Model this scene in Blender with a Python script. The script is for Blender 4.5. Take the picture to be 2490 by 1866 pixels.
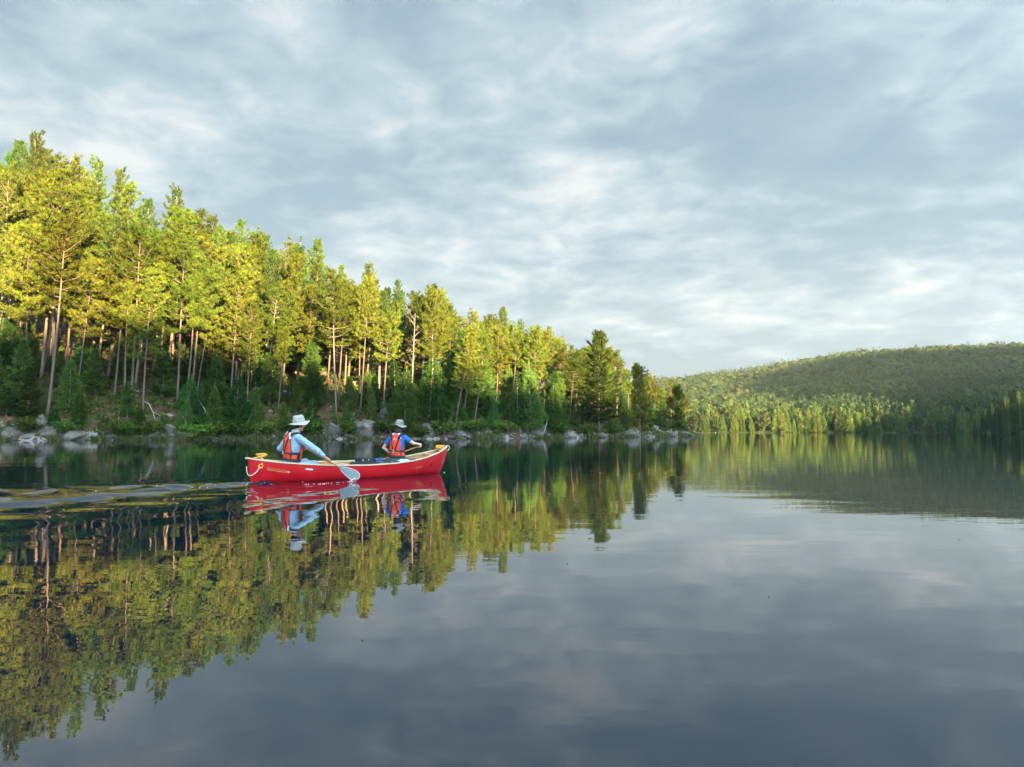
import bpy, math, random
import numpy as np
from mathutils import Vector, Matrix, noise as mnoise

for o in list(bpy.data.objects):
    bpy.data.objects.remove(o)
sc = bpy.context.scene
COL = sc.collection
R = math.radians
random.seed(7)

# ------------------------------------------------------------------ camera
CAM_H, FPX, PITCH = 0.97, 1727.0, math.atan(115 / 1727)
cam_d = bpy.data.cameras.new('camera')
cam = bpy.data.objects.new('camera', cam_d)
COL.objects.link(cam)
cam.location = (0, 0, CAM_H)
cam.rotation_euler = (R(90) + PITCH, 0, 0)
cam_d.sensor_width = 36
cam_d.lens = 36 * FPX / 2490
cam_d.clip_start = 0.1
cam_d.clip_end = 6000
sc.camera = cam

# ------------------------------------------------------------------ sun and sky
SUN_AZ, SUN_EL = R(30), R(8)           # to the right of straight behind the camera
SUN_V = Vector((math.sin(SUN_AZ) * math.cos(SUN_EL), -math.cos(SUN_AZ) * math.cos(SUN_EL), math.sin(SUN_EL)))
sun_d = bpy.data.lights.new('sun', 'SUN')
sun_d.energy = 5.0
sun_d.angle = R(0.5)
sun_d.color = (1.0, 0.74, 0.36)
sun = bpy.data.objects.new('sun', sun_d)
COL.objects.link(sun)
sun.rotation_euler = SUN_V.to_track_quat('Z', 'Y').to_euler()
sun.location = SUN_V * 300

world = bpy.data.worlds.new('World')
sc.world = world
world.use_nodes = True
wn, wl = world.node_tree.nodes, world.node_tree.links
wn.clear()


def N(nodes, t, **kw):
    n = nodes.new(t)
    for k, v in kw.items():
        if k.startswith('i_'):
            n.inputs[k[2:].replace('_', ' ')].default_value = v
        else:
            setattr(n, k, v)
    return n


def M(nodes, links, op, a, b=None, c=None, clamp=False):
    n = nodes.new('ShaderNodeMath')
    n.operation = op
    n.use_clamp = clamp
    for i, v in enumerate((a, b, c)):
        if v is None:
            continue
        if isinstance(v, (int, float)):
            n.inputs[i].default_value = v
        else:
            links.new(v, n.inputs[i])
    return n.outputs[0]


def ramp(nodes, links, fac, stops):
    n = nodes.new('ShaderNodeValToRGB')
    el = n.color_ramp.elements
    while len(el) > 1:
        el.remove(el[-1])
    el[0].position, el[0].color = stops[0][0], (*stops[0][1], 1)
    for p, c in stops[1:]:
        e = el.new(p)
        e.color = (*c, 1)
    if fac is not None:
        links.new(fac, n.inputs[0])
    return n.outputs[0]


def mixc(nodes, links, fac, a, b, mode='MIX'):
    n = nodes.new('ShaderNodeMix')
    n.data_type = 'RGBA'
    n.blend_type = mode
    for sock, v in ((0, fac), (6, a), (7, b)):
        if isinstance(v, (int, float)):
            n.inputs[sock].default_value = v
        elif isinstance(v, tuple):
            n.inputs[sock].default_value = (*v, 1)
        else:
            links.new(v, n.inputs[sock])
    return n.outputs[2]


SKY_K, SKY_FWD = 0.92, 13.0
SKY_OFF = (6.6, 11.2, 8.8, 2.4)


def build_world():
    out = wn.new('ShaderNodeOutputWorld')
    bg = wn.new('ShaderNodeBackground')
    bg.inputs['Strength'].default_value = 0.10
    wl.new(bg.outputs[0], out.inputs[0])
    sky = wn.new('ShaderNodeTexSky')
    sky.sky_type = 'NISHITA'
    sky.sun_disc = False
    sky.sun_elevation = SUN_EL
    sky.sun_rotation = math.pi - SUN_AZ
    sky.air_density = 1.0
    sky.dust_density = 1.0
    tc = wn.new('ShaderNodeTexCoord')
    sep = wn.new('ShaderNodeSeparateXYZ')
    wl.new(tc.outputs['Generated'], sep.inputs[0])
    x, y, z = sep.outputs
    zz = M(wn, wl, 'ADD', M(wn, wl, 'MAXIMUM', z, 0.0), 0.15)
    # a flat cloud deck seen in perspective, drawn out along streets running away to the right
    a = R(14)
    px = M(wn, wl, 'DIVIDE', M(wn, wl, 'SUBTRACT', M(wn, wl, 'MULTIPLY', x, math.cos(a)), M(wn, wl, 'MULTIPLY', y, math.sin(a))), zz)
    py = M(wn, wl, 'DIVIDE', M(wn, wl, 'ADD', M(wn, wl, 'MULTIPLY', x, math.sin(a)), M(wn, wl, 'MULTIPLY', y, math.cos(a))), zz)
    py = M(wn, wl, 'MULTIPLY', py, 1.0)
    cb = wn.new('ShaderNodeCombineXYZ')
    wl.new(px, cb.inputs[0]); wl.new(py, cb.inputs[1])
    cb.inputs[2].default_value = 3.7
    def nz(scale, detail, rough, dist, off):
        mp = wn.new('ShaderNodeMapping')
        mp.inputs['Location'].default_value = off
        wl.new(cb.outputs[0], mp.inputs[0])
        n = N(wn, 'ShaderNodeTexNoise', i_Scale=scale, i_Detail=detail, i_Roughness=rough, i_Distortion=dist)
        wl.new(mp.outputs[0], n.inputs['Vector'])
        return n.outputs[0]
    big = nz(0.50, 2.0, 0.5, 0.1, (SKY_OFF[0], SKY_OFF[1], 0))
    mid = nz(2.0, 4.0, 0.50, 0.5, (SKY_OFF[2], SKY_OFF[3], 0))
    puff = nz(5.4, 7.0, 0.62, 0.35, (2.2, 5.4, 1.3))
    c = M(wn, wl, 'ADD', M(wn, wl, 'ADD', M(wn, wl, 'MULTIPLY', big, 0.30), M(wn, wl, 'MULTIPLY', mid, 0.39)), M(wn, wl, 'MULTIPLY', puff, 0.31))
    # towards the far horizon the deck closes to an even pale veil
    lo = M(wn, wl, 'SUBTRACT', 1.0, M(wn, wl, 'MULTIPLY', M(wn, wl, 'MAXIMUM', z, 0.0), 7.0), clamp=True)
    c = M(wn, wl, 'ADD', M(wn, wl, 'MULTIPLY', c, M(wn, wl, 'SUBTRACT', 1.0, M(wn, wl, 'MULTIPLY', lo, 0.8))), M(wn, wl, 'MULTIPLY', lo, 0.40))
    col = ramp(wn, wl, c, [(0.40, (0.225, 0.355, 0.475)), (0.475, (0.345, 0.490, 0.605)), (0.54, (0.510, 0.645, 0.730)), (0.61, (0.80, 0.855, 0.875))])
    # out-of-view cloud glow round the low sun, boosted beyond forward scattering to lift shade
    dt = wn.new('ShaderNodeVectorMath'); dt.operation = 'DOT_PRODUCT'
    wl.new(tc.outputs['Generated'], dt.inputs[0]); dt.inputs[1].default_value = SUN_V
    lobe = M(wn, wl, 'POWER', M(wn, wl, 'MULTIPLY', M(wn, wl, 'ADD', dt.outputs['Value'], 1.0), 0.5, clamp=True), 4.0)
    k = M(wn, wl, 'MULTIPLY', M(wn, wl, 'ADD', M(wn, wl, 'MULTIPLY', lobe, SKY_FWD), 1.0), SKY_K)
    vk = wn.new('ShaderNodeVectorMath'); vk.operation = 'SCALE'
    wl.new(col, vk.inputs[0]); wl.new(k, vk.inputs['Scale'])
    cover = ramp(wn, wl, c, [(0.36, (0.93,) * 3), (0.46, (0.985,) * 3)])
    skyc = mixc(wn, wl, cover, sky.outputs[0], vk.outputs[0])
    wl.new(skyc, bg.inputs['Color'])


build_world()
vs = sc.view_settings
vs.view_transform = 'Standard'
vs.look = 'None'
vs.gamma = 1.0
vs.exposure = 3.35
vs.use_curve_mapping = False
sc.render.engine = 'CYCLES'
cy = sc.cycles
cy.use_denoising = True
cy.max_bounces = 6
cy.diffuse_bounces = 3
cy.glossy_bounces = 3
cy.transmission_bounces = 3
cy.transparent_max_bounces = 4
cy.volume_bounces = 0
cy.sample_clamp_indirect = 4.0
cy.caustics_reflective = False
cy.caustics_refractive = False


# ------------------------------------------------------------------ helpers
def at(px, Y, z=None, py=None):
    """A point of the place: seen at column px, Y metres ahead, at height z (or at row py)."""
    cs, sn = math.cos(PITCH), math.sin(PITCH)
    if z is None:
        t = (933 - py) / FPX
        zr = Y * (t * cs + sn) / (cs - t * sn)
    else:
        zr = z - CAM_H
    d = Y * cs + zr * sn
    return Vector(((px - 1245) / FPX * d, Y, zr + CAM_H))


def colpx(x, y, z):
    d = y * math.cos(PITCH) + (z - CAM_H) * math.sin(PITCH)
    return 1245 + FPX * x / d


def new_mesh(name, V, F):
    me = bpy.data.meshes.new(name)
    V = np.asarray(V, dtype=np.float32).reshape(-1, 3)
    F = np.asarray(F)
    if F.ndim == 2:
        nf, k = F.shape
        me.vertices.add(len(V))
        me.vertices.foreach_set('co', V.ravel())
        me.loops.add(nf * k)
        me.loops.foreach_set('vertex_index', F.astype(np.int32).ravel())
        me.polygons.add(nf)
        me.polygons.foreach_set('loop_start', np.arange(0, nf * k, k, dtype=np.int32))
        me.update(calc_edges=True)
    else:
        me.from_pydata([tuple(v) for v in V], [], [tuple(f) for f in F])
        me.update()
    return me


class MB:
    """Collects shapes; build() links them as one mesh object."""
    def __init__(self):
        self.V, self.F, self.n = [], [], 0

    def add(self, V, F):
        self.V.extend([tuple(v) for v in V])
        self.F.extend([tuple(i + self.n for i in f) for f in F])
        self.n += len(V)
        return self

    def tube(self, pts, rad, k=8, cap=True):
        pts = [Vector(p) for p in pts]
        if isinstance(rad, (int, float)):
            rad = [rad] * len(pts)
        V, F = [], []
        ref = None
        for i, p in enumerate(pts):
            t = (pts[min(i + 1, len(pts) - 1)] - pts[max(i - 1, 0)])
            t = t.normalized() if t.length > 1e-9 else Vector((0, 0, 1))
            if ref is None:
                ref = t.orthogonal().normalized()
            ref = (ref - t * ref.dot(t))
            ref = ref.normalized() if ref.length > 1e-6 else t.orthogonal().normalized()
            b = t.cross(ref)
            for j in range(k):
                a = 2 * math.pi * j / k
                V.append(p + (ref * math.cos(a) + b * math.sin(a)) * rad[i])
        for i in range(len(pts) - 1):
            for j in range(k):
                F.append((i * k + j, i * k + (j + 1) % k, (i + 1) * k + (j + 1) % k, (i + 1) * k + j))
        if cap:
            F.append(tuple(range(k))[::-1])
            F.append(tuple((len(pts) - 1) * k + j for j in range(k)))
        return self.add(V, F)

    def box(self, c, s, rot=None):
        c = Vector(c)
        V = []
        for dx in (-.5, .5):
            for dy in (-.5, .5):
                for dz in (-.5, .5):
                    v = Vector((dx * s[0], dy * s[1], dz * s[2]))
                    V.append(c + (rot @ v if rot else v))
        F = [(0, 1, 3, 2), (4, 6, 7, 5), (0, 4, 5, 1), (2, 3, 7, 6), (0, 2, 6, 4), (1, 5, 7, 3)]
        return self.add(V, F)

    def ell(self, c, r, rot=None, n=12, m=8):
        c = Vector(c)
        V = [c + (rot @ Vector((0, 0, r[2])) if rot else Vector((0, 0, r[2])))]
        for i in range(1, m):
            ph = math.pi * i / m
            for j in range(n):
                th = 2 * math.pi * j / n
                v = Vector((r[0] * math.sin(ph) * math.cos(th), r[1] * math.sin(ph) * math.sin(th), r[2] * math.cos(ph)))
                V.append(c + (rot @ v if rot else v))
        V.append(c + (rot @ Vector((0, 0, -r[2])) if rot else Vector((0, 0, -r[2]))))
        F = [(0, 1 + j, 1 + (j + 1) % n) for j in range(n)]
        for i in range(m - 2):
            for j in range(n):
                a = 1 + i * n
                F.append((a + j, a + n + j, a + n + (j + 1) % n, a + (j + 1) % n))
        a = 1 + (m - 2) * n
        F += [(a + j, len(V) - 1, a + (j + 1) % n) for j in range(n)]
        return self.add(V, F)

    def cap(self, p0, r0, p1, r1, n=10):
        """A tapered capsule."""
        p0, p1 = Vector(p0), Vector(p1)
        ax = (p1 - p0).normalized()
        pts, rad = [], []
        for a in (-80, -50, -20):
            pts.append(p0 + ax * r0 * math.sin(R(a))); rad.append(r0 * math.cos(R(a)))
        for a in (20, 50, 80):
            pts.append(p1 + ax * r1 * math.sin(R(a))); rad.append(r1 * math.cos(R(a)))
        return self.tube(pts, rad, n)

    def grid(self, G):
        """G: list of rows of points."""
        h, w = len(G), len(G[0])
        V = [p for row in G for p in row]
        F = [(i * w + j, i * w + j + 1, (i + 1) * w + j + 1, (i + 1) * w + j) for i in range(h - 1) for j in range(w - 1)]
        return self.add(V, F)

    def mesh(self, name='mesh', smooth=True):
        me = bpy.data.meshes.new(name)
        me.from_pydata(self.V, [], self.F)
        me.update()
        if smooth:
            me.polygons.foreach_set('use_smooth', [True] * len(me.polygons))
        return me

    def build(self, name, mat, parent=None, smooth=True):
        return link(name, self.mesh(name, smooth), mat, parent)


def link(name, me, mat=None, parent=None):
    o = bpy.data.objects.new(name, me)
    COL.objects.link(o)
    if mat is not None and me is not None:
        mats = mat if isinstance(mat, (list, tuple)) else [mat]
        if len(me.materials) == 0:
            for m_ in mats:
                me.materials.append(m_)
    if parent is not None:
        o.parent = parent
    return o


def empty(name, loc=(0, 0, 0), rot=(0, 0, 0)):
    o = bpy.data.objects.new(name, None)
    COL.objects.link(o)
    o.location = loc
    o.rotation_euler = rot
    o.empty_display_size = 0.2
    return o


def tag(o, label=None, cat=None, group=None, kind=None):
    if label: o['label'] = label
    if cat: o['category'] = cat
    if group: o['group'] = group
    if kind: o['kind'] = kind
    return o


# ------------------------------------------------------------------ materials
def mat_new(name):
    m = bpy.data.materials.new(name)
    m.use_nodes = True
    m.node_tree.nodes.clear()
    return m, m.node_tree.nodes, m.node_tree.links


def pmat(name, col, rough=0.6, var=0.12, scale=30.0, bump=0.0, bscale=60.0, coat=0.0, spec=0.5, metal=0.0, col2=None):
    """A plain material whose colour wanders a little, with fine relief."""
    m, n, l = mat_new(name)
    out = n.new('ShaderNodeOutputMaterial')
    b = n.new('ShaderNodeBsdfPrincipled')
    l.new(b.outputs[0], out.inputs[0])
    b.inputs['Roughness'].default_value = rough
    b.inputs['Specular IOR Level'].default_value = spec
    b.inputs['Coat Weight'].default_value = coat
    b.inputs['Metallic'].default_value = metal
    tc = n.new('ShaderNodeTexCoord')
    nz = N(n, 'ShaderNodeTexNoise', i_Scale=scale, i_Detail=4.0, i_Roughness=0.6)
    l.new(tc.outputs['Object'], nz.inputs['Vector'])
    a = tuple(c * (1 - var) for c in col)
    c2 = col2 if col2 else tuple(min(1, c * (1 + var)) for c in col)
    l.new(ramp(n, l, nz.outputs[0], [(0.3, a), (0.7, c2)]), b.inputs['Base Color'])
    if bump:
        nb = N(n, 'ShaderNodeTexNoise', i_Scale=bscale, i_Detail=3.0)
        l.new(tc.outputs['Object'], nb.inputs['Vector'])
        bp = N(n, 'ShaderNodeBump', i_Strength=1.0, i_Distance=bump)
        l.new(nb.outputs[0], bp.inputs['Height'])
        l.new(bp.outputs[0], b.inputs['Normal'])
    return m


def foliage_mat(name, dark, light, brown=(0.10, 0.065, 0.03), p_brown=0.0, trans=0.35):
    m, n, l = mat_new(name)
    out = n.new('ShaderNodeOutputMaterial')
    at_ = n.new('ShaderNodeAttribute')
    at_.attribute_name = 'tint'
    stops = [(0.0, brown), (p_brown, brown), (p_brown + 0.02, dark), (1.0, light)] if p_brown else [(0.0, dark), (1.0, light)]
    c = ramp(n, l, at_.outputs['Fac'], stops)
    oi = n.new('ShaderNodeObjectInfo')
    hsv = n.new('ShaderNodeHueSaturation')
    l.new(M(n, l, 'ADD', M(n, l, 'MULTIPLY', oi.outputs['Random'], 0.060), 0.478), hsv.inputs['Hue'])
    r2 = M(n, l, 'FRACT', M(n, l, 'MULTIPLY', oi.outputs['Random'], 7.31))
    l.new(M(n, l, 'ADD', M(n, l, 'MULTIPLY', r2, 0.72), 0.50), hsv.inputs['Value'])
    l.new(c, hsv.inputs['Color'])
    d = n.new('ShaderNodeBsdfDiffuse')
    t = n.new('ShaderNodeBsdfTranslucent')
    l.new(hsv.outputs[0], d.inputs[0])
    l.new(hsv.outputs[0], t.inputs[0])
    mx = n.new('ShaderNodeMixShader')
    mx.inputs[0].default_value = trans
    l.new(d.outputs[0], mx.inputs[1]); l.new(t.outputs[0], mx.inputs[2])
    l.new(mx.outputs[0], out.inputs[0])
    return m


def bark_mat(name, a, b, scale=(14, 14, 2.2)):
    m, n, l = mat_new(name)
    out = n.new('ShaderNodeOutputMaterial')
    p = n.new('ShaderNodeBsdfPrincipled')
    p.inputs['Roughness'].default_value = 0.9
    p.inputs['Specular IOR Level'].default_value = 0.15
    l.new(p.outputs[0], out.inputs[0])
    tc = n.new('ShaderNodeTexCoord')
    mp = n.new('ShaderNodeMapping')
    mp.inputs['Scale'].default_value = scale
    l.new(tc.outputs['Object'], mp.inputs[0])
    nz = N(n, 'ShaderNodeTexNoise', i_Scale=1.0, i_Detail=5.0, i_Roughness=0.7)
    l.new(mp.outputs[0], nz.inputs['Vector'])
    oi = n.new('ShaderNodeObjectInfo')
    c = ramp(n, l, nz.outputs[0], [(0.30, a), (0.70, b)])
    hsv = n.new('ShaderNodeHueSaturation')
    l.new(c, hsv.inputs['Color'])
    l.new(M(n, l, 'ADD', M(n, l, 'MULTIPLY', oi.outputs['Random'], 0.5), 0.75), hsv.inputs['Value'])
    l.new(hsv.outputs[0], p.inputs['Base Color'])
    bp = N(n, 'ShaderNodeBump', i_Strength=0.8, i_Distance=0.03)
    l.new(nz.outputs[0], bp.inputs['Height'])
    l.new(bp.outputs[0], p.inputs['Normal'])
    return m


def rock_mat(name, a, b, lichen=(0.33, 0.31, 0.25)):
    m, n, l = mat_new(name)
    out = n.new('ShaderNodeOutputMaterial')
    p = n.new('ShaderNodeBsdfPrincipled')
    p.inputs['Roughness'].default_value = 0.88
    p.inputs['Specular IOR Level'].default_value = 0.25
    l.new(p.outputs[0], out.inputs[0])
    g = n.new('ShaderNodeNewGeometry')
    n1 = N(n, 'ShaderNodeTexNoise', i_Scale=1.3, i_Detail=8.0, i_Roughness=0.68)
    n2 = N(n, 'ShaderNodeTexNoise', i_Scale=4.5, i_Detail=5.0, i_Roughness=0.7)
    for q in (n1, n2):
        l.new(g.outputs['Position'], q.inputs['Vector'])
    c = ramp(n, l, n1.outputs[0], [(0.32, a), (0.62, b)])
    c = mixc(n, l, ramp(n, l, n2.outputs[0], [(0.52, (0, 0, 0)), (0.62, (0.8, 0.8, 0.8))]), c, lichen)
    # wet, dark-stained band that the lake leaves just over the water
    sp = n.new('ShaderNodeSeparateXYZ')
    l.new(g.outputs['Position'], sp.inputs[0])
    wet = M(n, l, 'SUBTRACT', 1.0, M(n, l, 'MULTIPLY', sp.outputs[2], 2.6), clamp=True)
    c = mixc(n, l, M(n, l, 'MULTIPLY', wet, 0.8), c, (0.035, 0.033, 0.030))
    l.new(c, p.inputs['Base Color'])
    bp = N(n, 'ShaderNodeBump', i_Strength=1.0, i_Distance=0.12)
    l.new(n2.outputs[0], bp.inputs['Height'])
    l.new(bp.outputs[0], p.inputs['Normal'])
    return m


def ground_mat():
    m, n, l = mat_new('forest_floor')
    out = n.new('ShaderNodeOutputMaterial')
    p = n.new('ShaderNodeBsdfPrincipled')
    p.inputs['Roughness'].default_value = 0.95
    p.inputs['Specular IOR Level'].default_value = 0.1
    l.new(p.outputs[0], out.inputs[0])
    g = n.new('ShaderNodeNewGeometry')
    def nz(s, d=6.0):
        q = N(n, 'ShaderNodeTexNoise', i_Scale=s, i_Detail=d, i_Roughness=0.65)
        l.new(g.outputs['Position'], q.inputs['Vector'])
        return q.outputs[0]
    litter = ramp(n, l, nz(1.6), [(0.3, (0.050, 0.030, 0.020)), (0.55, (0.115, 0.065, 0.038)), (0.75, (0.17, 0.105, 0.062))])
    moss = ramp(n, l, nz(3.0), [(0.3, (0.020, 0.035, 0.012)), (0.7, (0.060, 0.080, 0.022))])
    rock = ramp(n, l, nz(2.2), [(0.3, (0.11, 0.10, 0.095)), (0.7, (0.36, 0.34, 0.31))])
    c = mixc(n, l, ramp(n, l, nz(0.33), [(0.47, (0, 0, 0)), (0.60, (1, 1, 1))]), litter, moss)
    sp = n.new('ShaderNodeSeparateXYZ')
    l.new(g.outputs['Position'], sp.inputs[0])
    low = M(n, l, 'SUBTRACT', 1.0, M(n, l, 'MULTIPLY', sp.outputs[2], 0.5), clamp=True)
    rk = M(n, l, 'ADD', nz(0.55), M(n, l, 'MULTIPLY', low, 0.14))
    c = mixc(n, l, ramp(n, l, rk, [(0.60, (0, 0, 0)), (0.64, (1, 1, 1))]), c, rock)
    l.new(c, p.inputs['Base Color'])
    bp = N(n, 'ShaderNodeBump', i_Strength=1.0, i_Distance=0.15)
    l.new(nz(2.2), bp.inputs['Height'])
    l.new(bp.outputs[0], p.inputs['Normal'])
    return m


def water_mat():
    m, n, l = mat_new('lake_water')
    out = n.new('ShaderNodeOutputMaterial')
    p = n.new('ShaderNodeBsdfPrincipled')
    p.inputs['Base Color'].default_value = (0.0005, 0.009, 0.020, 1)
    p.inputs['Roughness'].default_value = 0.0
    p.inputs['IOR'].default_value = 1.62
    p.inputs['Specular IOR Level'].default_value = 0.5
    l.new(p.outputs[0], out.inputs[0])
    g = n.new('ShaderNodeNewGeometry')
    def nz(sc_, scale, detail, off=(0, 0, 0), rot=0.0):
        mp = n.new('ShaderNodeMapping')
        mp.inputs['Scale'].default_value = sc_
        mp.inputs['Location'].default_value = off
        mp.inputs['Rotation'].default_value = (0, 0, rot)
        l.new(g.outputs['Position'], mp.inputs[0])
        q = N(n, 'ShaderNodeTexNoise', i_Scale=scale, i_Detail=detail, i_Roughness=0.5)
        l.new(mp.outputs[0], q.inputs['Vector'])
        return q.outputs[0]
    # light airs: calm in the foreground, ruffled in lanes that lie across the lake
    lanes = ramp(n, l, nz((0.03, 0.11, 1), 1.0, 3.0, (3, 1, 0), R(-6)), [(0.42, (0.10,) * 3), (0.68, (1.0,) * 3)])
    swell = M(n, l, 'MULTIPLY', nz((0.35, 0.9, 1), 1.0, 2.0, (7, 2, 0), R(8)), 0.0052)
    rip = M(n, l, 'MULTIPLY', nz((1.1, 3.2, 1), 1.0, 2.0, (0, 5, 0), R(-10)), 0.0006)
    fine = M(n, l, 'MULTIPLY', M(n, l, 'MULTIPLY', nz((3.0, 9.0, 1), 1.0, 2.0), 0.0012), lanes)
    h = M(n, l, 'ADD', M(n, l, 'ADD', swell, rip), fine)
    bp = N(n, 'ShaderNodeBump', i_Strength=1.0, i_Distance=1.0)
    l.new(h, bp.inputs['Height'])
    l.new(bp.outputs[0], p.inputs['Normal'])
    return m


MT = {}
MT['ground'] = ground_mat()
MT['rock'] = rock_mat('granite', (0.046, 0.043, 0.040), (0.14, 0.132, 0.12), (0.18, 0.17, 0.14))
MT['rock_pale'] = rock_mat('pale_granite', (0.060, 0.053, 0.047), (0.19, 0.168, 0.146), (0.22, 0.20, 0.17))
MT['rock_dark'] = rock_mat('dark_granite', (0.055, 0.052, 0.050), (0.17, 0.16, 0.15), (0.26, 0.25, 0.21))
MT['water'] = water_mat()
MT['red_pine'] = foliage_mat('red_pine_needles', (0.060, 0.098, 0.016), (0.195, 0.212, 0.024), p_brown=0.06)
MT['white_pine'] = foliage_mat('white_pine_needles', (0.050, 0.105, 0.024), (0.135, 0.190, 0.036), p_brown=0.02)
MT['cedar'] = foliage_mat('cedar_sprays', (0.055, 0.118, 0.026), (0.120, 0.215, 0.046))
MT['spruce'] = foliage_mat('spruce_needles', (0.040, 0.088, 0.028), (0.095, 0.160, 0.044))
MT['shrub'] = foliage_mat('shrub_leaves', (0.050, 0.105, 0.020), (0.135, 0.215, 0.040), brown=(0.30, 0.13, 0.03), p_brown=0.03)
MT['lime'] = foliage_mat('lime_shrub_leaves', (0.10, 0.19, 0.03), (0.20, 0.32, 0.05))
MT['dead'] = foliage_mat('dead_needles', (0.10, 0.07, 0.05), (0.20, 0.15, 0.11))
MT['under'] = foliage_mat('undergrowth_leaves', (0.045, 0.085, 0.018), (0.120, 0.170, 0.036), brown=(0.17, 0.10, 0.05), p_brown=0.18)
MT['reed'] = foliage_mat('shore_grass', (0.06, 0.10, 0.02), (0.20, 0.20, 0.06), brown=(0.25, 0.20, 0.11), p_brown=0.2)
MT['far_leaf'] = foliage_mat('far_broadleaf', (0.026, 0.055, 0.020), (0.085, 0.105, 0.028), brown=(0.15, 0.08, 0.03), p_brown=0.02, trans=0.1)  # hill foliage dimmed: shade on the slope is put into the colour
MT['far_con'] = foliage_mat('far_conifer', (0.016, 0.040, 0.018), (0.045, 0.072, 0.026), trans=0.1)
MT['far_shore'] = foliage_mat('far_shore_conifer', (0.070, 0.120, 0.024), (0.150, 0.190, 0.040), trans=0.25)
MT['bark_red'] = bark_mat('red_pine_bark', (0.088, 0.062, 0.048), (0.20, 0.145, 0.113))
MT['bark_white'] = bark_mat('white_pine_bark', (0.115, 0.085, 0.07), (0.26, 0.20, 0.165))
MT['bark_grey'] = bark_mat('grey_bark', (0.12, 0.10, 0.09), (0.30, 0.26, 0.23))
MT['dead_wood'] = bark_mat('bleached_wood', (0.24, 0.21, 0.18), (0.48, 0.44, 0.38))

# ------------------------------------------------------------------ the land
_T = np.random.RandomState(5).rand(256, 256)


def vn(x, y, s=0):
    x = np.asarray(x, float) + 31.7 * s; y = np.asarray(y, float) + 17.3 * s
    xi, yi = np.floor(x).astype(int), np.floor(y).astype(int)
    fx, fy = x - xi, y - yi
    fx, fy = fx * fx * (3 - 2 * fx), fy * fy * (3 - 2 * fy)
    g = lambda i, j: _T[(xi + i) % 256, (yi + j) % 256]
    return (g(0, 0) * (1 - fx) + g(1, 0) * fx) * (1 - fy) + (g(0, 1) * (1 - fx) + g(1, 1) * fx) * fy


def fbm(x, y, o=4, s=0):
    v, a = 0, 0.5
    for k in range(o):
        v = v + a * (vn(np.asarray(x) * 2 ** k, np.asarray(y) * 2 ** k, s + k) - 0.5)
        a *= 0.5
    return v


SHORE = [(-150, 40), (-110, 55), (-90, 62), (-70, 66), (-58, 69), (-50, 70.5), (-45, 72.5), (-40, 73), (-35, 76), (-31, 79.5), (-25, 80.5), (-19, 84), (-12, 85),
         (-5, 88), (2, 92), (9, 98), (15, 105), (20, 110), (25, 116), (29, 122), (33.2, 129), (33.5, 131.5), (30, 138), (22, 152), (12, 175), (2, 215), (-10, 260)]
SH = np.array(SHORE, float)


def shore_dist(x, y, P=SH, close=None):
    """Distance to the water's edge, positive on the land side (left of the polyline's run)."""
    x = np.asarray(x, float); y = np.asarray(y, float)
    best = np.full(x.shape, 1e9); sg = np.zeros(x.shape)
    for (x0, y0), (x1, y1) in zip(P[:-1], P[1:]):
        dx, dy = x1 - x0, y1 - y0
        L2 = dx * dx + dy * dy
        t = np.clip(((x - x0) * dx + (y - y0) * dy) / L2, 0, 1)
        ex, ey = x - x0 - t * dx, y - y0 - t * dy
        d = ex * ex + ey * ey
        cr = dx * (y - y0) - dy * (x - x0)
        upd = d < best - 1e-9
        best = np.where(upd, d, best)
        sg = np.where(upd, np.sign(cr), sg)
    return np.sqrt(best) * np.where(sg == 0, 1, sg)


def bank_h(x, y):
    x = np.asarray(x, float); y = np.asarray(y, float)
    t = shore_dist(x, y) + 1.6 * fbm(x / 3.1, y / 3.1, 3, 9) + 2.2 * fbm(x / 9.0, y / 9.0, 2, 4)
    tt = np.clip(t, 0, None)
    k = np.interp(x, [-90, -52, -40, -25, -5, 10, 24, 34], [0.62, 0.54, 0.47, 0.40, 0.31, 0.24, 0.17, 0.13])
    lip = np.interp(x, [-60, -30, 0, 30], [1.7, 1.35, 1.1, 0.7])
    s = np.clip(tt / 2.6, 0, 1)
    z = lip * s * s * (3 - 2 * s) + k * np.minimum(tt, 48) * (1 - 0.0042 * np.minimum(tt, 48))
    z = z + np.clip(tt / 3, 0, 1) * (1.5 * fbm(x / 5.0, y / 5.0, 4, 2) + 0.5 * fbm(x / 1.3, y / 1.3, 3, 6))
    return np.where(t > 0, z + 0.02, np.maximum(t * 0.5, -2.5) - 0.12)


def heightfield(name, x0, x1, y0, y1, st, f, mat, keep=None):
    xs, ys = np.arange(x0, x1 + 1e-6, st), np.arange(y0, y1 + 1e-6, st)
    X, Y = np.meshgrid(xs, ys)
    Z = f(X, Y)
    w = len(xs)
    idx = np.arange(len(xs) * len(ys)).reshape(len(ys), w)
    F = np.stack([idx[:-1, :-1], idx[:-1, 1:], idx[1:, 1:], idx[1:, :-1]], -1).reshape(-1, 4)
    V = np.stack([X, Y, Z], -1).reshape(-1, 3)
    if keep is not None:
        ok = keep(V)
        F = F[ok[F].any(1)]
        used = np.unique(F)
        mp = np.zeros(len(V), int); mp[used] = np.arange(len(used))
        V, F = V[used], mp[F]
    me = new_mesh(name, V, F)
    me.polygons.foreach_set('use_smooth', np.ones(len(F), bool))
    return link(name, me, mat)


bank = heightfield('wooded_bank', -112, 36, 52, 178, 0.55, bank_h, MT['ground'], lambda V: V[:, 2] > -2.0)
tag(bank, kind='structure')

# the ridge across the water behind the camera, which keeps the sun off the lake and the near shore
SD = np.array([math.sin(SUN_AZ), -math.cos(SUN_AZ)])       # towards the sun
UD = np.array([math.cos(SUN_AZ), math.sin(SUN_AZ)])
TE = math.tan(SUN_EL)
CR_V = 300.0
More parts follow.
